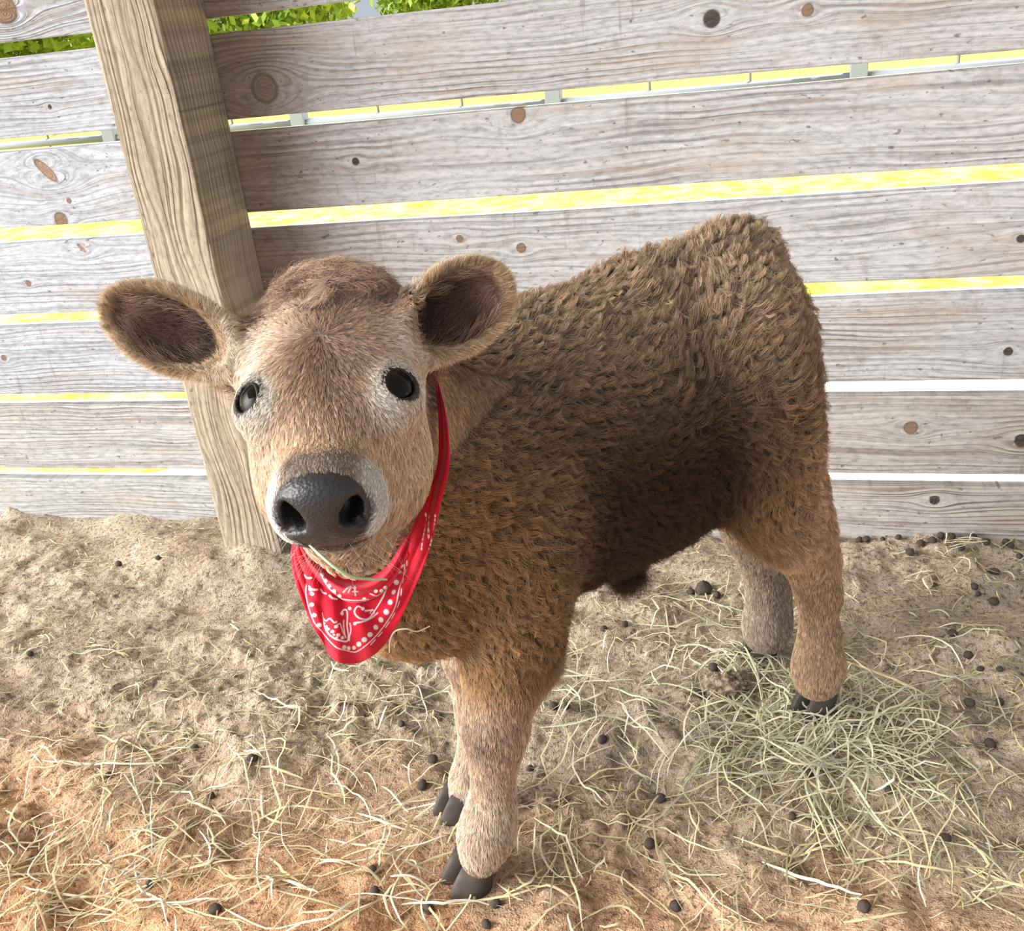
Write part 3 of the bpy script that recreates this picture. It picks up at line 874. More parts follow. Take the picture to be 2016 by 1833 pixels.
# ---- bandana: a loop around the neck whose front hangs as a soft triangle
def sample_D(p):
    out = []
    for k in range(3):
        a = S.ax[k]; i = np.clip(np.searchsorted(a, p[:, k]) - 1, 0, len(a) - 2)
        out.append((i, np.clip((p[:, k] - a[i]) / (a[i + 1] - a[i]), 0, 1)))
    (i, fx), (j, fy), (k, fz) = out
    D = S.D; r_ = 0
    for a in (0, 1):
        for b in (0, 1):
            for c in (0, 1):
                r_ = r_ + D[i + a, j + b, k + c] * (fx if a else 1 - fx) * (fy if b else 1 - fy) * (fz if c else 1 - fz)
    return r_
def grad_D(p, e=0.004):
    g = np.stack([sample_D(p + np.eye(3)[k] * e) - sample_D(p - np.eye(3)[k] * e) for k in range(3)], 1)
    return g / (np.linalg.norm(g, axis=1)[:, None] + 1e-9)
def catmull(Pn, n):
    Pn = np.asarray(Pn, float); m = len(Pn); out = []
    E_ = np.vstack([2 * Pn[0] - Pn[1], Pn, 2 * Pn[-1] - Pn[-2]])
    for u in np.linspace(0, m - 1 - 1e-9, n):
        i = int(u); t = u - i
        p0, p1, p2, p3 = E_[i], E_[i + 1], E_[i + 2], E_[i + 3]
        out.append(0.5 * ((2 * p1) + (-p0 + p2) * t + (2 * p0 - 5 * p1 + 4 * p2 - p3) * t * t + (-p0 + 3 * p1 - 3 * p2 + p3) * t ** 3))
    return np.array(out)
front = [((800, 690, .90), (832, 690, .885)), ((846, 735, .868), (868, 768, .850)), ((846, 850, .852), (884, 897, .832)),
         ((832, 950, .848), (870, 985, .832)), ((808, 1040, .855), (845, 1085, .852)), ((782, 1108, .875), (812, 1168, .885)),
         ((742, 1160, .884), (768, 1252, .902)), ((702, 1180, .885), (718, 1299, .905)), ((664, 1168, .885), (664, 1301, .900)),
         ((630, 1138, .885), (630, 1255, .895)), ((604, 1105, .888), (600, 1192, .893)), ((588, 1072, .900), (576, 1108, .903)),
         ((600, 1010, .935), (588, 1040, .935)), ((660, 900, .975), (650, 930, .98)), ((740, 780, .985), (745, 800, 1.0)), ((800, 690, .955), (815, 690, .965))]
NA, NB = 620, 120
Uc = catmull([a for a, b in front], NA); Lc = catmull([b for a, b in front], NA)
aa = np.repeat(np.arange(NA), NB); bb = np.tile(np.linspace(0, 1, NB), NA)
pix = Uc[aa] * (1 - bb)[:, None] + Lc[aa] * bb[:, None]
al = aa / (NA - 1) * (len(front) - 1)
frontness = np.exp(-((al - 7.8) / 2.2) ** 2)
pix[:, 2] += -0.010 * np.sin(np.pi * bb) * frontness
pix[:, 2] += 0.0035 * np.sin(al * 5.1 + bb * 2.0) * (0.4 + 0.6 * bb) * np.clip(frontness + 0.3, 0, 1)
pix[:, 2] += 0.0022 * np.sin(bb * 16 + al * 1.4) * (1 - frontness)
BP = np.stack([P(x, y, t) for x, y, t in pix])
for _ in range(4):
    d = sample_D(BP); g = grad_D(BP)
    BP += g * np.clip(np.where(al < 4.5, 0.009, 0.017) - d, 0, 0.05)[:, None]
BQ = []
i_, j_ = np.meshgrid(np.arange(NA - 1), np.arange(NB - 1), indexing='ij'); k_ = (i_ * NB + j_).ravel()
BQ = np.stack([k_, k_ + 1, k_ + NB + 1, k_ + NB], 1)
# printed pattern, coordinates measured on the flat front of the cloth
q = (pix[:, :2] - np.array([500.0, 880.0])) * 3.984
red = np.array([0.60, 0.006, 0.030]); wht = np.array([0.80, 0.74, 0.76])
ink = np.zeros(len(q))
def stroke(pts, w, dash=None):
    global ink
    pts = catmull(pts, max(2, len(pts) * 8))
    acc = 0.0
    for a, b in zip(pts[:-1], pts[1:]):
        L_ = np.linalg.norm(b - a); acc += L_
        if dash and (acc % dash) > dash * 0.5: continue
        t = np.clip(((q - a) @ (b - a)) / max(L_ * L_, 1e-6), 0, 1)
        d = np.linalg.norm(q - a - t[:, None] * (b - a), axis=1)
        ink = np.maximum(ink, 1 - sstep(w * 0.5 - 1.5, w * 0.5 + 3.0, d))
def dots(pts, r_):
    global ink
    for x, y in pts:
        d = np.hypot(q[:, 0] - x, q[:, 1] - y)
        ink = np.maximum(ink, 1 - sstep(r_ - 2, r_ + 3, d))
stroke([(1195, 830), (1172, 1000), (1135, 1150), (1085, 1290), (1000, 1420), (900, 1530), (805, 1598), (720, 1590), (650, 1565), (560, 1470), (480, 1370), (425, 1200), (408, 1060)], 6)
stroke([(1208, 835), (1186, 1000), (1150, 1155), (1100, 1298), (1015, 1430), (912, 1545)], 5, 14)
dots([(1155, 890), (1135, 970), (1115, 1055), (1095, 1135), (1070, 1215), (1040, 1290), (995, 1350), (950, 1410), (905, 1468), (865, 1505), (825, 1540)], 19)
dots([(785, 1568), (740, 1572), (705, 1565), (515, 1390), (480, 1315), (460, 1235), (462, 1150), (450, 1115)], 15)
stroke([(680, 1305), (700, 1280), (728, 1280), (735, 1320), (730, 1400), (740, 1480), (722, 1520), (660, 1508), (600, 1468), (558, 1400), (537, 1300)], 11)
dots([(686, 1306)], 14)
stroke([(850, 1265), (815, 1250), (792, 1285), (805, 1322), (845, 1348), (895, 1345), (950, 1275), (1005, 1185), (1050, 1090)], 9)
dots([(850, 1268), (755, 1265)], 13)
dots([(645, 1405), (622, 1443), (585, 1425), (795, 1382), (690, 1492), (660, 1470)], 12)
stroke([(640, 1400), (670, 1385), (690, 1440), (715, 1490)], 5)
stroke([(905, 1300), (930, 1275), (945, 1300), (915, 1310)], 5)
for k in range(16):
    a = k / 15.0
    dots([(700 - 10 * a + 25 * a * a, 1360 + 130 * a), (755 + 8 * math.sin(a * 5), 1380 + 130 * a), (555 + 90 * a, 1345 + 12 * math.sin(a * 9) + 20 * a)], 5)
    dots([(800 + 170 * a, 1375 - 75 * a * a), (870 + 60 * a, 1285 - 10 * a)], 6)
for a in range(6): dots([(560 + 18 * a, 1380 + 22 * a)], 7)
for x, y in ((400, 1000), (520, 1120), (595, 1165), (440, 1090)):
    stroke([(x, y), (x + 20, y + 22), (x + 50, y + 30)], 12)
stroke([(1345, 520), (1350, 620), (1335, 720), (1320, 800)], 7, 40)
stroke([(1420, 530), (1405, 640), (1395, 740), (1375, 850)], 7, 34)
stroke([(1385, 540), (1375, 640), (1365, 730)], 7, 50)
fr_ = (al > 0.8) & (al < 11.2)
ink = ink * fr_
N = NT('red_bandana_cloth')
att = N.n('ShaderNodeAttribute', attribute_name='Col').outputs['Color']
co = N.n('ShaderNodeTexCoord').outputs['Object']
N.base(att, 0.8, 0.2); N.b.inputs['Sheen Weight'].default_value = 0.25
N.bump(N.noise(co, 160, 4), 0.35, 0.003)
ban = fast_mesh('bandana', BP, BQ, N.m, calf)
set_color(ban, red * (1 - ink[:, None]) + wht * ink[:, None])
md = ban.modifiers.new('thickness', 'SOLIDIFY'); md.thickness = 0.0012; md.offset = -1
tag(ban, 'red bandana with white paisley print, tied around the neck')
# the rolled inner fold above the hanging front
fold = [((592, 1052, .895), (590, 1085, .892)), ((610, 1085, .884), (612, 1125, .879)), ((640, 1115, .880), (645, 1160, .873)),
        ((680, 1135, .880), (688, 1186, .872)), ((725, 1138, .880), (732, 1180, .873)), ((765, 1110, .876), (772, 1150, .872)), ((800, 1050, .868), (806, 1090, .866))]
FU = catmull([a for a, b in fold], 220); FL = catmull([b for a, b in fold], 220)
fb = 50; aa = np.repeat(np.arange(220), fb); bb = np.tile(np.linspace(0, 1, fb), 220)
pf = FU[aa] * (1 - bb)[:, None] + FL[aa] * bb[:, None]
pf[:, 2] -= 0.009 * np.sin(np.pi * bb) * 1.0 + 0.003 * np.sin(bb * 12 + aa * 0.02) - 0.008 * bb ** 3
FP = np.stack([P(x, y, t) for x, y, t in pf])
q = (pf[:, :2] - np.array([500.0, 880.0])) * 3.984
ink = np.zeros(len(q))
dots([(590, 1090), (628, 1130), (560, 1050), (535, 1000), (865, 1195), (955, 1130), (1000, 1130), (1030, 1105), (670, 1170)], 14)
stroke([(700, 1140), (730, 1110), (760, 1095), (740, 1140)], 8); stroke([(775, 1105), (800, 1105)], 8); stroke([(790, 1095), (795, 1165)], 9)
stroke([(775, 1135), (815, 1135)], 7); stroke([(910, 1150), (960, 1170), (1010, 1150)], 7); stroke([(610, 1180), (700, 1195), (800, 1205), (900, 1195)], 6)
stroke([(515, 960), (545, 1040), (590, 1110), (640, 1150)], 6)
i_, j_ = np.meshgrid(np.arange(219), np.arange(fb - 1), indexing='ij'); k_ = (i_ * fb + j_).ravel()
fo = fast_mesh('neck_fold', FP, np.stack([k_, k_ + 1, k_ + fb + 1, k_ + fb], 1), N.m, ban)
set_color(fo, red * (1 - ink[:, None]) + wht * ink[:, None])
md = fo.modifiers.new('thickness', 'SOLIDIFY'); md.thickness = 0.001

# ---- fur
tri = np.concatenate([Q[:, [0, 1, 2]], Q[:, [0, 2, 3]]])
TA, TB, TC = V[tri[:, 0]], V[tri[:, 1]], V[tri[:, 2]]
fn = np.cross(TB - TA, TC - TA); area = np.linalg.norm(fn, axis=1) * 0.5
vn = np.zeros_like(V)
for k in range(3):
    for c in range(3): vn[:, c] += np.bincount(tri[:, k], fn[:, c], len(V))
vn /= np.linalg.norm(vn, axis=1)[:, None] + 1e-12
cen = (TA + TB + TC) / 3
chd = to_head(cen)
toc = CAM - cen; toc /= np.linalg.norm(toc, axis=1)[:, None]
fnn = fn / (np.linalg.norm(fn, axis=1)[:, None] + 1e-12)
facing = (fnn * toc).sum(1)
is_ear_t = (np.abs(chd[:, 0]) > 0.068) & (chd[:, 2] > -0.14) & (chd[:, 1] < 0.02) & (chd[:, 1] > -0.15)
head_t = ((np.abs(chd[:, 0]) < 0.09) & (chd[:, 2] > -0.13) & (chd[:, 1] > -0.13)) | is_ear_t
wgt = area * np.where(facing > -0.35, 1.0, 0.40)
FULL = 1.0
def roots(mask, n):
    n = int(n * FULL)
    p = wgt * mask; p = p / p.sum()
    t = rng.choice(len(p), n, p=p)
    r1 = np.sqrt(rng.random(n)); r2 = rng.random(n)
    b = np.stack([1 - r1, r1 * (1 - r2), r1 * r2], 1)
    pos = TA[t] * b[:, :1] + TB[t] * b[:, 1:2] + TC[t] * b[:, 2:]
    nr = vn[tri[t, 0]] * b[:, :1] + vn[tri[t, 1]] * b[:, 1:2] + vn[tri[t, 2]] * b[:, 2:]
    return pos, nr / np.linalg.norm(nr, axis=1)[:, None]
def body_dir(p):
    q = p[:, :2] - FRONT; s = q @ AX; l = q @ LA; z = p[:, 2]
    leg = 1 - sstep(0.28, 0.36, z)
    ds = (0.85 - 0.35 * (1 - sstep(0.40, 0.62, z))) * (1 - leg) * (1 - 0.8 * sstep(0.42, 0.50, s))
    dz = -0.35 - 0.65 * (1 - sstep(0.45, 0.62, z)) - leg - 0.6 * sstep(0.42, 0.50, s)
    d = np.outer(ds, np.array([AX[0], AX[1], 0])) + np.outer(dz, np.array([0, 0, 1.0]))
    w = p * 14.0
    sw = np.stack([vnoise(w, 301), vnoise(w, 302), vnoise(w, 303)], 1)
    return d + sw * (0.55 * (1 - leg) + 0.08)[:, None]
BKD = KDTree(len(BP[::7]))
for k, x in enumerate(BP[::7]): BKD.insert(x, k)
BKD.balance()
def body_len(p):
    q = p[:, :2] - FRONT; s = q @ AX; z = p[:, 2]
    L = np.full(len(p), 0.021)
    L += 0.018 * np.exp(-((z - 0.33) / 0.06) ** 2) * sstep(0.08, 0.16, s) * (1 - sstep(0.42, 0.47, s))
    leg = 1 - sstep(0.24, 0.34, z)
    L = L * (1 - leg) + 0.0095 * leg
    L += 0.010 * leg * sstep(0.20, 0.26, z) * sstep(0.03, 0.07, s) * (s < 0.2)
    L *= np.where(z < 0.05, 0.75, 1.0)
    hd = to_head(p)
    if BKD is not None:
        db = np.fromiter((BKD.find(x)[2] for x in p), float, len(p))
        L = L * (0.30 + 0.70 * sstep(0.010, 0.030, db))
    nearhead = 1 - sstep(0.10, 0.16, np.linalg.norm(hd - np.array([0, -0.02, -0.06]), axis=1))
    return L * (1 - 0.62 * nearhead)
EARC = EARS
def head_dir(p, nr):
    h = to_head(p)
    rad = h - np.array([0.0, -0.030, 0.0]); rad[:, 2] *= 0.6
    d = rad @ HM
    low = sstep(0.03, 0.07, h[:, 1])[:, None]
    d = d / (np.linalg.norm(d, axis=1)[:, None] + 1e-6)
    side = sstep(0.045, 0.065, np.abs(h[:, 0]))[:, None]
    d = d * (1 - 0.6 * side) + (-Wh * 0.8 + Vh * 0.3) * 0.6 * side
    up = 1 - sstep(-0.085, -0.055, h[:, 1])[:, None]
    d = d * (1 - up * 0.4) + up * 0.4 * (Vh * 0.9 + Uh * 0.2)      # the forelock falls forward again
    w = p * 55.0
    d = d + 0.22 * np.stack([vnoise(w, 311), vnoise(w, 312), vnoise(w, 313)], 1)
    for (c, M, L, wd) in EARC:
        q = (p - c) @ M.T; m = (np.abs(q[:, 0]) < L * 0.62) & (np.abs(q[:, 1]) < wd * 1.3) & (np.abs(h[:, 0]) > 0.068)
        de = M[0][None] * 1.0 + np.outer(q[:, 1] / wd, M[1]) * 0.8
        ins = (q[:, 2] > -0.3 * wd) & (np.abs(q[:, 1]) < wd * 0.8)
        de = np.where(ins[:, None], M[0][None] * 0.9 + M[1][None] * 0.4, de)
        d = np.where(m[:, None], de, d)
    return d
def head_len(p):
    h = to_head(p)
    L = 0.0075 + 0.010 * (1 - sstep(-0.095, -0.055, h[:, 1]))
    L = np.where(h[:, 1] > 0.065, 0.0035, L)
    L = L + 0.004 * (h[:, 2] < -0.085)
    for e in EC:
        sg = 1 if e[0] > 0 else -1
        c = np.array(e) + np.array([sg * EA[0], EA[1], EA[2]]) * 0.015
        dd = np.linalg.norm(h - c, axis=1)
        L = L * (0.30 + 0.70 * sstep(0.014, 0.032, dd))
    ear_ = (np.abs(h[:, 0]) > 0.070) & (h[:, 1] < 0.02) & (h[:, 2] > -0.14)
    return np.where(ear_, 0.0085, L)
def build_fur(pos, nr, d, L, npt, lift, clump_n, clump_amt, curl, r0, seed):
    n = len(pos)
    r_ = np.random.default_rng(seed)
    d = d - nr * (d * nr).sum(1)[:, None]
    t = d / (np.linalg.norm(d, axis=1)[:, None] + 1e-9)
    t = t + 0.16 * r_.normal(size=(n, 3)); t -= nr * (t * nr).sum(1)[:, None]; t /= np.linalg.norm(t, axis=1)[:, None] + 1e-9
    b = np.cross(nr, t)
    L = L * (0.65 + 0.5 * r_.random(n))
    ci = r_.choice(n, min(n, int(clump_n * FULL ** 0.5)), replace=False)
    kd = KDTree(len(ci))
    for k, i in enumerate(ci): kd.insert(pos[i], k)
    kd.balance()
    own = np.fromiter((kd.find(x)[1] for x in pos), int, n)
    ph = r_.random(len(ci)) * 6.28; am = r_.random(len(ci)); fr = 0.6 + 0.7 * r_.random(len(ci))
    lf = np.broadcast_to(lift, (n,)) * (0.75 + 0.5 * r_.random(n))
    S_ = np.linspace(0, 1, npt)
    curl = np.broadcast_to(curl, (n,)); cl = np.broadcast_to(clump_amt, (n,))
    PT = np.zeros((n, npt, 3))
    cp, cn, ct, cb = pos[ci][own], nr[ci][own], t[ci][own], b[ci][own]
    cL, cf, cc = L[ci][own], lf[ci][own], curl[ci][own]
    for k, sv in enumerate(S_):
        def curve(p, n_, t_, b_, L_, l_, c_):
            x = np.sqrt(np.clip(1 - l_ ** 2 * 0.8, 0.1, 1)) * sv
            up = l_ * (sv - 0.45 * sv * sv)
            a = ph[own] + fr[own] * 6.28 * sv
            return p + t_ * (L_ * x)[:, None] + n_ * (L_ * up)[:, None] + (b_ * (np.sin(a) - np.sin(ph[own]))[:, None] + n_ * 0.5 * (np.cos(a) - np.cos(ph[own]))[:, None]) * (L_ * c_ * sv)[:, None]
        me_ = curve(pos, nr, t, b, L, lf, curl)
        cm_ = curve(cp, cn, ct, cb, cL, cf, cc)
        w = (cl * (0.5 + 0.5 * am[own]) * sv ** 1.3)[:, None]
        PT[:, k] = me_ * (1 - w) + cm_ * w
    rad = r0 * (1 - S_ ** 1.6 * 0.85)
    return PT, np.tile(rad, (n, 1)), own, am
def hair_obj(name, PTs, RDs, CLs, mat, parent):
    h = bpy.data.hair_curves.new(name)
    sizes = [p.shape[1] for p in PTs for _ in range(p.shape[0])]
    h.add_curves(sizes)
    pos = np.concatenate([p.reshape(-1, 3) for p in PTs]).astype(np.float32)
    h.points.foreach_set('position', pos.ravel())
    ra = h.attributes.get('radius') or h.attributes.new('radius', 'FLOAT', 'POINT')
    ra.data.foreach_set('value', np.concatenate([r.ravel() for r in RDs]).astype(np.float32))
    ca = h.attributes.new('Col', 'FLOAT_COLOR', 'POINT')
    C_ = np.concatenate([c.reshape(-1, 3) for c in CLs]); C4 = np.ones((len(C_), 4), np.float32); C4[:, :3] = C_
    ca.data.foreach_set('color', C4.ravel())
    h.materials.append(mat)
    o = bpy.data.objects.new(name, h); COL.objects.link(o); o.parent = parent
    return o
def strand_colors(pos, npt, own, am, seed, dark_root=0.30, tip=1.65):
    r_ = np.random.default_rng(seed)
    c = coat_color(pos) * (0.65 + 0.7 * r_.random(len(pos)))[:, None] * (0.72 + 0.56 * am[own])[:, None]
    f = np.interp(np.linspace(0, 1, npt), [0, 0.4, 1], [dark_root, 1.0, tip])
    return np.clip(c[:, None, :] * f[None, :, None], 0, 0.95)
N = NT('calf_hair')
att = N.n('ShaderNodeAttribute', attribute_name='Col').outputs['Color']
N.base(att, 0.55, 0.30)
hair_m = N.m
if True:
    P1, R1, C1 = [], [], []
    pos, nr = roots(~head_t, 300000)
    zb = pos[:, 2]
    trunk = sstep(0.26, 0.36, zb)
    sb = (pos[:, :2] - FRONT) @ AX
    rump = sstep(0.16, 0.30, sb) * sstep(0.42, 0.52, zb)
    a, b_, o_, m_ = build_fur(pos, nr, body_dir(pos), body_len(pos), 7, 0.30 + 0.28 * trunk, 26000, 0.30 + 0.50 * trunk, 0.02 + 0.16 * trunk + 0.22 * rump, 0.00021, 1)
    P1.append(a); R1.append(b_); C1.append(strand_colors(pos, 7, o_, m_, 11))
    pos, nr = roots(head_t, 170000)
    hh = to_head(pos)
    keep = ~(bare_nose(hh) | (np.minimum(*[np.linalg.norm(hh - (np.array(e) + np.array([(1 if e[0] > 0 else -1) * EA[0], EA[1], EA[2]]) * 0.0165), axis=1) for e in EC]) < 0.0145))
    ear_ = (np.abs(hh[:, 0]) > 0.070) & (hh[:, 1] < 0.02) & (hh[:, 2] > -0.14)
    pos, nr, ear_, hh = pos[keep], nr[keep], ear_[keep], hh[keep]
    pol = 1 - sstep(-0.085, -0.045, hh[:, 1]); pol[ear_] = 0
    lift = np.where(ear_, 0.25, 0.30 + 0.35 * pol)
    a, b_, o_, m_ = build_fur(pos, nr, head_dir(pos, nr), head_len(pos), 5, lift, 20000, 0.62 + 0.18 * pol, 0.05 + 0.16 * pol, 0.00015, 2)
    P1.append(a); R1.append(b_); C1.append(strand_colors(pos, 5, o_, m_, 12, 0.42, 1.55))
    # longer tufts on the poll behind and between the ears
    def tuft(center, spread, n, direction, length, curl, seed, mul=1.0):
        r_ = np.random.default_rng(seed)
        d2 = np.linalg.norm(V - center, axis=1); near = np.where(d2 < spread)[0]
        if len(near) == 0: return
        pk = r_.choice(near, int(n * FULL)); pos = V[pk] + r_.normal(size=(len(pk), 3)) * 0.0012; nr = vn[pk]
        d = np.tile(direction, (len(pk), 1)) + 0.5 * r_.normal(size=(len(pk), 3))
        a, b_, o_, m_ = build_fur(pos, nr, d, np.full(len(pk), length), 7, 0.6, max(8, n // 14), 0.45, curl, 0.00017, seed)
        P1.append(a); R1.append(b_); C1.append(strand_colors(pos, 7, o_, m_, seed + 5) * np.array(mul))
    tuft(Hd(0.058, -0.088, -0.040), 0.024, 6000, unit(Uh * 1.0 - Vh * 0.35 + Wh * 0.2), 0.036, 0.20, 21, (0.62, 0.5, 0.45))
    tuft(Hd(-0.060, -0.080, -0.045), 0.026, 6000, unit(-Uh * 0.8 - Vh * 0.7 + Wh * 0.2), 0.032, 0.35, 22, (0.6, 0.48, 0.42))
    tuft(Hd(0.0, -0.105, -0.010), 0.045, 8000, unit(Vh * 0.6 + Uh * 0.2), 0.022, 0.30, 23)
    tuft(Hd(-0.010, -0.062, 0.014), 0.012, 500, unit(Uh * 0.9 + Vh * 0.25), 0.024, 0.3, 24, (1.0, 1.08, 1.15))
    tuft(W(0.262, 0.0, 0.300), 0.026, 3000, np.array([0.1, 0, -1.0]), 0.045, 0.10, 25)
    tuft(W(0.10, -0.07, 0.29), 0.030, 2500, unit(np.array([AX[0], AX[1], -0.8])), 0.026, 0.10, 26)
    for ei, (c, M, L_e, wd) in enumerate(EARS):           # fringe along the ear rims, long hairs inside
        q_ = (V - c) @ M.T; rr = np.sqrt((q_[:, 0] / (L_e * 0.5)) ** 2 + (q_[:, 1] / wd) ** 2)
        sel = np.where((rr > 0.86) & (rr < 1.15) & (np.abs(q_[:, 2]) < wd * 0.5) & (np.abs(hV[:, 0]) > 0.078))[0]
        r_ = np.random.default_rng(60 + ei); pk = r_.choice(sel, int(9000 * FULL))
        pos = V[pk] + r_.normal(size=(len(pk), 3)) * 0.0010
        out = np.outer(q_[pk, 0] / (L_e * 0.5), M[0]) + np.outer(q_[pk, 1] / wd, M[1]) + M[0] * 0.6 + 0.2 * r_.normal(size=(len(pk), 3))
        a, b_, o_, m_ = build_fur(pos, vn[pk], out, np.full(len(pk), 0.011), 5, 0.45, 1500, 0.35, 0.06, 0.00013, 62 + ei)
        P1.append(a); R1.append(b_); C1.append(strand_colors(pos, 5, o_, m_, 64 + ei, 0.9, 1.35))
        sel = np.where((rr < 0.8) & (q_[:, 2] > -0.75 * wd) & ((vn @ M[2]) > 0.3) & (q_[:, 0] < 0.2 * L_e) & (np.abs(hV[:, 0]) > 0.075))[0]
        pk = r_.choice(sel, int(2600 * FULL)); pos = V[pk]
        out = np.tile(M[0] * 0.8, (len(pk), 1)) + np.outer(0.5 * np.sign(q_[pk, 1]) * -0.6, M[1]) + 0.25 * r_.normal(size=(len(pk), 3))
        a, b_, o_, m_ = build_fur(pos, vn[pk], out, np.full(len(pk), 0.026), 6, 0.55, 220, 0.5, 0.06, 0.00012, 66 + ei)
        P1.append(a); R1.append(b_); C1.append(np.clip(strand_colors(pos, 6, o_, m_, 68 + ei, 1.2, 3.2), 0, 0.5))
    fur = hair_obj('fur', P1, R1, C1, hair_m, calf)
    tag(fur, 'fluffy brown coat, cream around the eyes and muzzle, pale on the lower legs')
    # lashes
    LP = []
    for (u, v, w) in EC:
        sg = 1 if u > 0 else -1; c = Hd(u, v, w)
        for k in range(60):
            ph = rng.uniform(0.15, 2.7); p0, d, o_ = lid_point(sg, c, ph, EYE + 0.001, 1.06)
            t_ = unit(o_ + d * 0.9 + rng.normal(size=3) * 0.12); up_ = unit(-Vh)
            LP.append([p0 + (t_ * x + up_ * x * x * 0.4) * rng.uniform(0.006, 0.010) for x in (0, 0.33, 0.66, 1.0)])
    LP = np.array(LP)
    la = hair_obj('eyelashes', [LP], [np.tile([0.00014, 0.00012, 0.00009, 0.00003], (len(LP), 1))], [np.full((len(LP), 4, 3), 0.02)], hair_m, calf)
    tag(la, 'dark eyelashes')
    # whiskers on the chin and lips
    WP = []
    for k in range(90):
        u_ = rng.uniform(-0.036, 0.036); w_ = rng.uniform(-0.098, -0.055); base_ = Hd(u_, 0.075 + 0.03 * rng.random(), w_)
        dr = unit(Uh * np.sign(u_) * 0.9 + Vh * 0.7 - Wh * 0.35 + rng.normal(size=3) * 0.3); Lw = rng.uniform(0.012, 0.030)
        WP.append([base_ + dr * Lw * x - np.array([0, 0, 1]) * 0.25 * Lw * x * x for x in (0, 0.4, 0.7, 1.0)])
    WP = np.array(WP)
    wh = hair_obj('whiskers', [WP], [np.tile([0.00011, 0.00009, 0.00007, 0.00002], (len(WP), 1))], [np.full((len(WP), 4, 3), 0.5)], hair_m, calf)
    tag(wh, 'fine pale whiskers')

# ==================================================================== LITTER ON THE FLOOR
def straw_mat(name, c1, c2):
    N = NT(name)
    oi = N.n('ShaderNodeAttribute', attribute_name='Col').outputs['Color']
    N.base(oi, 0.6, 0.25)
    return N.m
straw_m = straw_mat('dry_hay', None, None)
HAY = np.array([(0.78, 0.74, 0.52), (0.70, 0.60, 0.36), (0.62, 0.64, 0.42), (0.80, 0.66, 0.38), (0.50, 0.42, 0.24), (0.76, 0.73, 0.58)])
def blade(x, y, ang, L, wd, bend, seg, lift, z0, r_, kink=0.0):
    """flat bent stalk lying on the ground -> verts (2*(seg+1),3)"""
    xs = [x]; ys = [y]; a = ang
    for k in range(seg):
        a += bend / seg + r_.normal() * 0.10 + (kink if k == seg // 2 else 0)
        xs.append(xs[-1] + math.cos(a) * L / seg); ys.append(ys[-1] + math.sin(a) * L / seg)
    xs = np.array(xs); ys = np.array(ys)
    t = np.linspace(0, 1, seg + 1)
    z = z0 + lift * np.sin(np.pi * t) ** 1.0 * r_.random() + lift * 0.5 * r_.random() * t
    dx = np.gradient(xs); dy = np.gradient(ys); n = np.hypot(dx, dy) + 1e-9
    w = wd * (0.35 + 0.65 * np.sin(np.pi * np.clip(t * 0.9 + 0.07, 0, 1)))
    tw = r_.uniform(-0.7, 0.7)
    ox, oy, oz = -dy / n * w * math.cos(tw), dx / n * w * math.cos(tw), w * math.sin(tw)
    return xs, ys, z, ox, oy, oz
def hay_mesh(name, specs, seed, parent=None):
    r_ = np.random.default_rng(seed)
    V_, Q_, C_ = [], [], []
    base = 0
    X, Y = [], []
    parts = []
    for (x, y, ang, L, wd, bend, seg, lift, ci, kink) in specs:
        b = blade(x, y, ang, L, wd, bend, seg, lift, 0, r_, kink); parts.append((b, ci, seg))
    gxs = np.concatenate([p[0][0] for p in parts]); gys = np.concatenate([p[0][1] for p in parts])
    gz = gheight(gxs, gys); o = 0
    for (b, ci, seg) in parts:
        n = seg + 1; g = gz[o:o + n]; o += n
        g = 0.5 * g + 0.5 * max(g.max() - 0.004, g.mean()) if seg < 7 else 0.75 * g + 0.25 * g.max()
        z = b[2] + g + 0.0025
        A_ = np.stack([b[0] + b[3], b[1] + b[4], z + b[5]], 1); B_ = np.stack([b[0], b[1], z + 0.25 * np.hypot(b[3], b[4])], 1); D_ = np.stack([b[0] - b[3], b[1] - b[4], z - b[5]], 1)
        V_.append(np.stack([A_, B_, D_], 1).reshape(-1, 3))
        k = base + np.arange(seg) * 3
        Q_.append(np.stack([k, k + 3, k + 4, k + 1], 1)); Q_.append(np.stack([k + 1, k + 4, k + 5, k + 2], 1))
        c = HAY[ci] * r_.uniform(0.75, 1.1); C_.append(np.tile(c, (n * 3, 1))); base += n * 3
    ob = fast_mesh(name, np.concatenate(V_), np.concatenate(Q_), straw_m, parent)
    set_color(ob, np.clip(np.concatenate(C_), 0, 0.92))
    return ob
hr = np.random.default_rng(99)
specs = []
def scatter(px, py, sx_, sy_, n, Lr, wr, bend, lift, cols, seg=8):
    for _ in range(n):
        x = hr.normal(px, sx_); y = hr.normal(py, sy_)
        g = G(x, y)
        if g[1] > -0.015 or g[1] < -1.25: continue
        L = hr.uniform(*Lr)
        specs.append((g[0], g[1], hr.uniform(0, 6.28), L, hr.uniform(*wr), hr.normal() * bend * 0.7, seg, lift, int(hr.choice(cols)), hr.choice([0, 0, 0, 0.7, -0.8])))
W1 = (0.0006, 0.0016)
scatter(1610, 1450, 95, 45, 300, (0.05, 0.17), W1, 1.6, 0.022, [0, 2, 2, 0, 5])      # heap round the hind foot
scatter(1500, 1330, 90, 60, 120, (0.04, 0.15), W1, 1.3, 0.014, [0, 2, 5])
scatter(1430, 1190, 110, 70, 90, (0.04, 0.14), W1, 0.9, 0.008, [0, 5, 2])
scatter(1180, 1370, 90, 60, 70, (0.04, 0.14), W1, 1.0, 0.008, [0, 5])
scatter(1700, 1620, 260, 110, 190, (0.04, 0.16), W1, 1.2, 0.008, [0, 1, 3, 2])
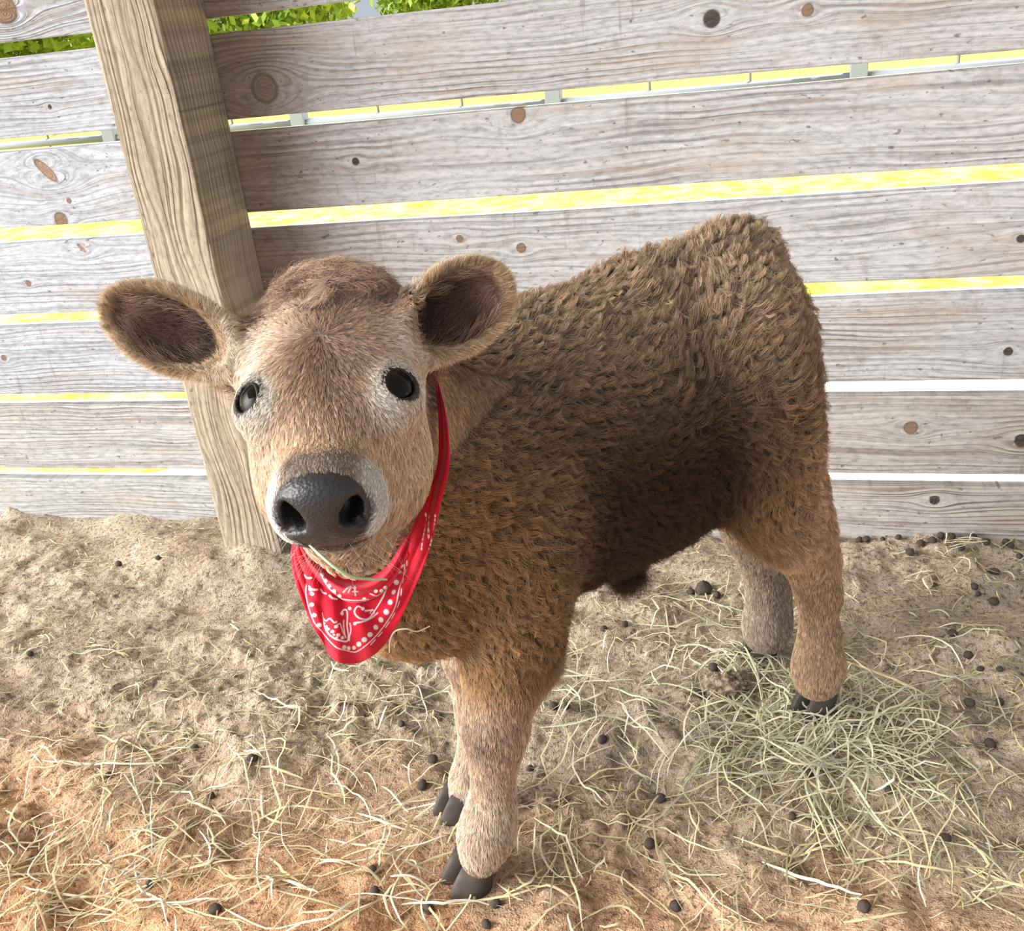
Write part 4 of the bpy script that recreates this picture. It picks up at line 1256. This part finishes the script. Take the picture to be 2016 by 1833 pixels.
scatter(1150, 1640, 170, 110, 80, (0.03, 0.13), W1, 1.1, 0.006, [0, 1, 3])
scatter(330, 1560, 300, 120, 240, (0.03, 0.14), W1, 1.1, 0.007, [0, 1, 3, 5, 1])
scatter(150, 1760, 260, 70, 230, (0.03, 0.13), W1, 1.2, 0.008, [1, 3, 0, 4])
scatter(760, 1660, 150, 90, 120, (0.03, 0.13), W1, 1.2, 0.008, [0, 1, 3, 5])
scatter(800, 1350, 160, 70, 60, (0.03, 0.11), W1, 0.9, 0.005, [0, 5, 2])
scatter(300, 1360, 260, 90, 80, (0.02, 0.10), W1, 0.9, 0.004, [0, 1, 4])
scatter(1850, 1250, 150, 110, 90, (0.02, 0.10), W1, 0.9, 0.004, [0, 1, 4])
scatter(1950, 1080, 60, 20, 30, (0.03, 0.12), W1, 0.9, 0.010, [0, 5, 2])
hay = hay_mesh('loose_hay', specs, 3)
tag(hay, 'loose dry hay strewn over the dirt floor, heaped round the hind foot', 'hay', kind='stuff')
specs = []
for _ in range(14000):
    x = hr.uniform(-1.7, 0.62); y = -0.02 - 1.1 * hr.random() ** 0.8
    if vnoise(np.array([[x * 5, y * 7, 0.0]]), 9)[0] + hr.uniform(-0.5, 0.6) < -0.1: continue
    if px0 - 0.03 < x < px0 + pw_ + 0.03 and y > -pd - 0.03: continue
    specs.append((x, y, hr.uniform(0, 6.28), hr.uniform(0.006, 0.028), hr.uniform(0.0004, 0.0011), hr.normal() * 0.5, 3, 0.002, int(hr.choice([0, 1, 3, 4, 1])), 0))
chaff = hay_mesh('hay_chaff', specs, 4)
tag(chaff, 'short broken bits of straw trodden into the dirt floor', 'chaff', kind='stuff')

# the biggest single stalks: ends measured on the floor
stalks = [((460, 1405), (565, 1415), -0.25), ((510, 1372), (600, 1392), -0.3), ((600, 1392), (690, 1383), 0.4), ((268, 1450), (312, 1500), 0.5), ((48, 1467), (112, 1520), -0.9),
          ((80, 1492), (280, 1558), -0.2), ((505, 1590), (600, 1625), -0.3), ((303, 1715), (345, 1762), 0.2), ((365, 1565), (398, 1625), 0.4), ((715, 1520), (735, 1565), -0.7),
          ((820, 1530), (888, 1558), 0.1), ((505, 1517), (600, 1540), -0.5), ((720, 1380), (760, 1310), 0.1), ((395, 1550), (470, 1560), 0.3), ((895, 1800), (1080, 1805), -0.2),
          ((1090, 1720), (1095, 1800), 0.0), ((1070, 1385), (1140, 1450), 0.2), ((1100, 1420), (1160, 1345), 0.1), ((1400, 1440), (1500, 1440), -0.3), ((1655, 1295), (1850, 1400), 0.1),
          ((1480, 1240), (1540, 1360), 0.15), ((1620, 1470), (1690, 1560), -0.5), ((1780, 1322), (1915, 1348), 0.2), ((1860, 1320), (1918, 1347), 0.0), ((1340, 1115), (1465, 1120), 0.1),
          ((1345, 1170), (1455, 1158), -0.3), ((1450, 1160), (1468, 1182), 0.0), ((1580, 1130), (1605, 1145), 0.0), ((110, 1650), (140, 1800), 0.2), ((560, 1745), (640, 1760), 0.3),
          ((640, 1450), (720, 1420), 0.2), ((1725, 1690), (1900, 1745), 0.3), ((1500, 1700), (1700, 1760), 0.2), ((1590, 1520), (1760, 1500), -0.2), ((1880, 1700), (2000, 1730), 0.2),
          ((780, 1690), (860, 1740), 0.3), ((985, 1745), (1030, 1780), 0.2), ((1310, 1700), (1440, 1770), 0.5), ((40, 1620), (130, 1560), -0.3), ((215, 1415), (330, 1445), 0.2)]
for i, (a, b, bend) in enumerate(stalks):
    pa, pb = G(*a), G(*b); d = pb - pa; L = np.linalg.norm(d[:2]); ang = math.atan2(d[1], d[0])
    ob = hay_mesh('hay_stalk', [(pa[0], pa[1], ang - bend / 2, L, 0.0012 + 0.0007 * (i % 3) / 2, bend, 9, 0.010, (0, 5, 0, 3)[i % 4] if a[1] < 1600 else (0, 3, 5)[i % 3], 0)], 100 + i)
    tag(ob, 'long pale hay stalk lying loose on the dirt floor', 'hay stalk', 'long pale hay stalks on the floor')

# ---- stalk held in the mouth
def strip(name, pts, w, mat, col, parent=None, twist=0.6):
    Pn = catmull(pts, 30); n = len(Pn); vs = []
    for k in range(n):
        t_ = unit(Pn[min(k + 1, n - 1)] - Pn[max(k - 1, 0)]); up_ = bt * math.cos(twist * k / n) + e_u * math.sin(twist * k / n)
        sd = unit(np.cross(t_, up_)); f = unit(np.cross(sd, t_)); ww = w * (0.35 + 0.65 * math.sin(math.pi * (0.12 + 0.8 * k / n)))
        vs += [Pn[k] + sd * ww, Pn[k] + f * ww * 0.35, Pn[k] - sd * ww, Pn[k] - f * ww * 0.2]
    fs = []
    for k in range(n - 1):
        for j in range(4): fs.append((k * 4 + j, k * 4 + (j + 1) % 4, (k + 1) * 4 + (j + 1) % 4, (k + 1) * 4 + j))
    fs += [(0, 1, 2, 3), ((n - 1) * 4 + 3, (n - 1) * 4 + 2, (n - 1) * 4 + 1, (n - 1) * 4)]
    o = mesh_obj(name, vs, fs, mat, parent); set_color(o, np.tile(np.array(col), (len(vs), 1)))
    return o
o = strip('grass_stem', [P(602, 1066, .700), P(630, 1092, .690), P(662, 1118, .690), P(695, 1136, .700), P(730, 1140, .715), P(762, 1141, .725)], 0.0014, straw_m, (0.60, 0.70, 0.46))
tag(o, 'pale green grass stem hanging from the mouth of the calf', 'grass stem')
o = strip('hay_wisp', [P(767, 1285, .905), P(768, 1262, .900), P(778, 1243, .897), P(800, 1238, .895), P(822, 1243, .900), P(846, 1233, .905)], 0.0010, straw_m, (0.66, 0.60, 0.45))
tag(o, 'thin curled hay wisp caught beside the tip of the bandana', 'hay wisp')

# ---- droppings
drop_m = NT('dark_dung')
drop_m.base(drop_m.mix(drop_m.noise(drop_m.n('ShaderNodeTexCoord').outputs['Object'], 90, 3), (0.035, 0.028, 0.024), (0.13, 0.105, 0.085)), 0.8, 0.2)
drop_m.bump(drop_m.noise(drop_m.n('ShaderNodeTexCoord').outputs['Object'], 250, 3), 0.6, 0.001); drop_m = drop_m.m
def lump_mesh(name, r0, sc, seed, cone=0.0, rough=0.18, sub=3):
    bm = bmesh.new(); bmesh.ops.create_icosphere(bm, subdivisions=sub, radius=1)
    for v in bm.verts:
        n = fbm(np.array([list(v.co * 1.7)]), seed, 3)[0]
        k = 1 + rough * n
        co = Vector((v.co.x * sc[0], v.co.y * sc[1], v.co.z * sc[2])) * r0 * k
        if cone: f = 1 - cone * max(0, v.co.z); co.x *= f; co.y *= f
        v.co = co
    me = bpy.data.meshes.new(name); bm.to_mesh(me); bm.free(); me.materials.append(drop_m)
    me.polygons.foreach_set('use_smooth', [True] * len(me.polygons)); return me
lumps = [lump_mesh('dropping', 0.0062, (1, 0.9, 0.85), k) for k in range(4)]
dpx = [(1375, 1370), (1360, 1168), (1411, 1175), (1956, 1190), (1925, 1178), (1917, 1165), (1875, 1251), (1905, 1297), (1930, 1320), (1966, 1332), (1948, 1469), (1968, 1383), (1958, 1130),
       (1791, 1092), (1812, 1075), (1766, 1050), (1733, 1044), (1892, 1082), (1974, 1056), (2007, 1099), (1594, 1528), (1908, 1389), (1404, 1318), (1705, 1066), (1839, 1155), (1690, 1056),
       (384, 1473), (498, 1498), (416, 1570), (852, 1498), (734, 1718), (739, 1757), (425, 1795), (791, 1427), (832, 1550), (845, 1795), (295, 1745), (1189, 1241), (1089, 1392), (1115, 1394),
       (1186, 1458), (1044, 1515), (977, 1783), (958, 1823), (1230, 1232), (1640, 1040), (1850, 1052), (1872, 1060), (1915, 1062), (1940, 1072), (1990, 1078), (1835, 1068), (1300, 1575), (1280, 1665),
       (1620, 1360), (1750, 1560), (1860, 1655), (235, 1115), (318, 1122), (215, 1530), (60, 1290), (1560, 1610), (1330, 1790), (1700, 1790)]
for i, (x, y) in enumerate(dpx):
    g = G(x, y); gz = gheight(g[0], g[1])[0]
    for _ in range(2): g = G(x, y, gz); g[1] = min(g[1], -0.012); gz = gheight(g[0], g[1])[0]
    o = bpy.data.objects.new('dropping', lumps[i % 4]); COL.objects.link(o)
    sc_ = 0.8 + 0.5 * hr.random()
    o.location = (g[0], g[1], gz + 0.0035 * sc_); o.rotation_euler = (0, 0, hr.uniform(0, 6.28)); o.scale = (sc_, sc_, sc_)
    tag(o, 'small dark round dropping on the dirt floor', 'dropping', 'small dark droppings on the floor')
g = G(1385, 1148); gz = gheight(g[0], g[1])[0]
o = bpy.data.objects.new('dung_lump', lump_mesh('dung_lump', 0.015, (1, 1, 1.05), 9, 0.62, 0.25)); COL.objects.link(o); o.location = (g[0], g[1], gz + 0.008)
tag(o, 'dark cone shaped dung lump on the floor left of the far hind leg', 'dung lump')
g = G(1432, 1350); gz = gheight(g[0], g[1])[0]
clod_n = NT('dirt_clod'); co = clod_n.n('ShaderNodeTexCoord').outputs['Object']
clod_n.base(clod_n.mix(clod_n.ramp(clod_n.noise(co, 120, 4, 0.65), [(0.4, 0.0), (0.6, 1.0)]), (0.16, 0.12, 0.085), (0.46, 0.37, 0.28)), 0.95, 0.05)
clod_n.bump(clod_n.noise(co, 160, 4, 0.65), 1.0, 0.006); clod_m = clod_n.m
me = lump_mesh('dirt_clod', 0.022, (1.3, 0.95, 0.6), 31, 0.0, 0.9, 5); me.materials.clear(); me.materials.append(clod_m)
o = bpy.data.objects.new('dirt_clod', me); COL.objects.link(o); o.location = (g[0], g[1], gz + 0.006)
tag(o, 'crumbly brown dirt clod between the two hind feet', 'dirt clod')
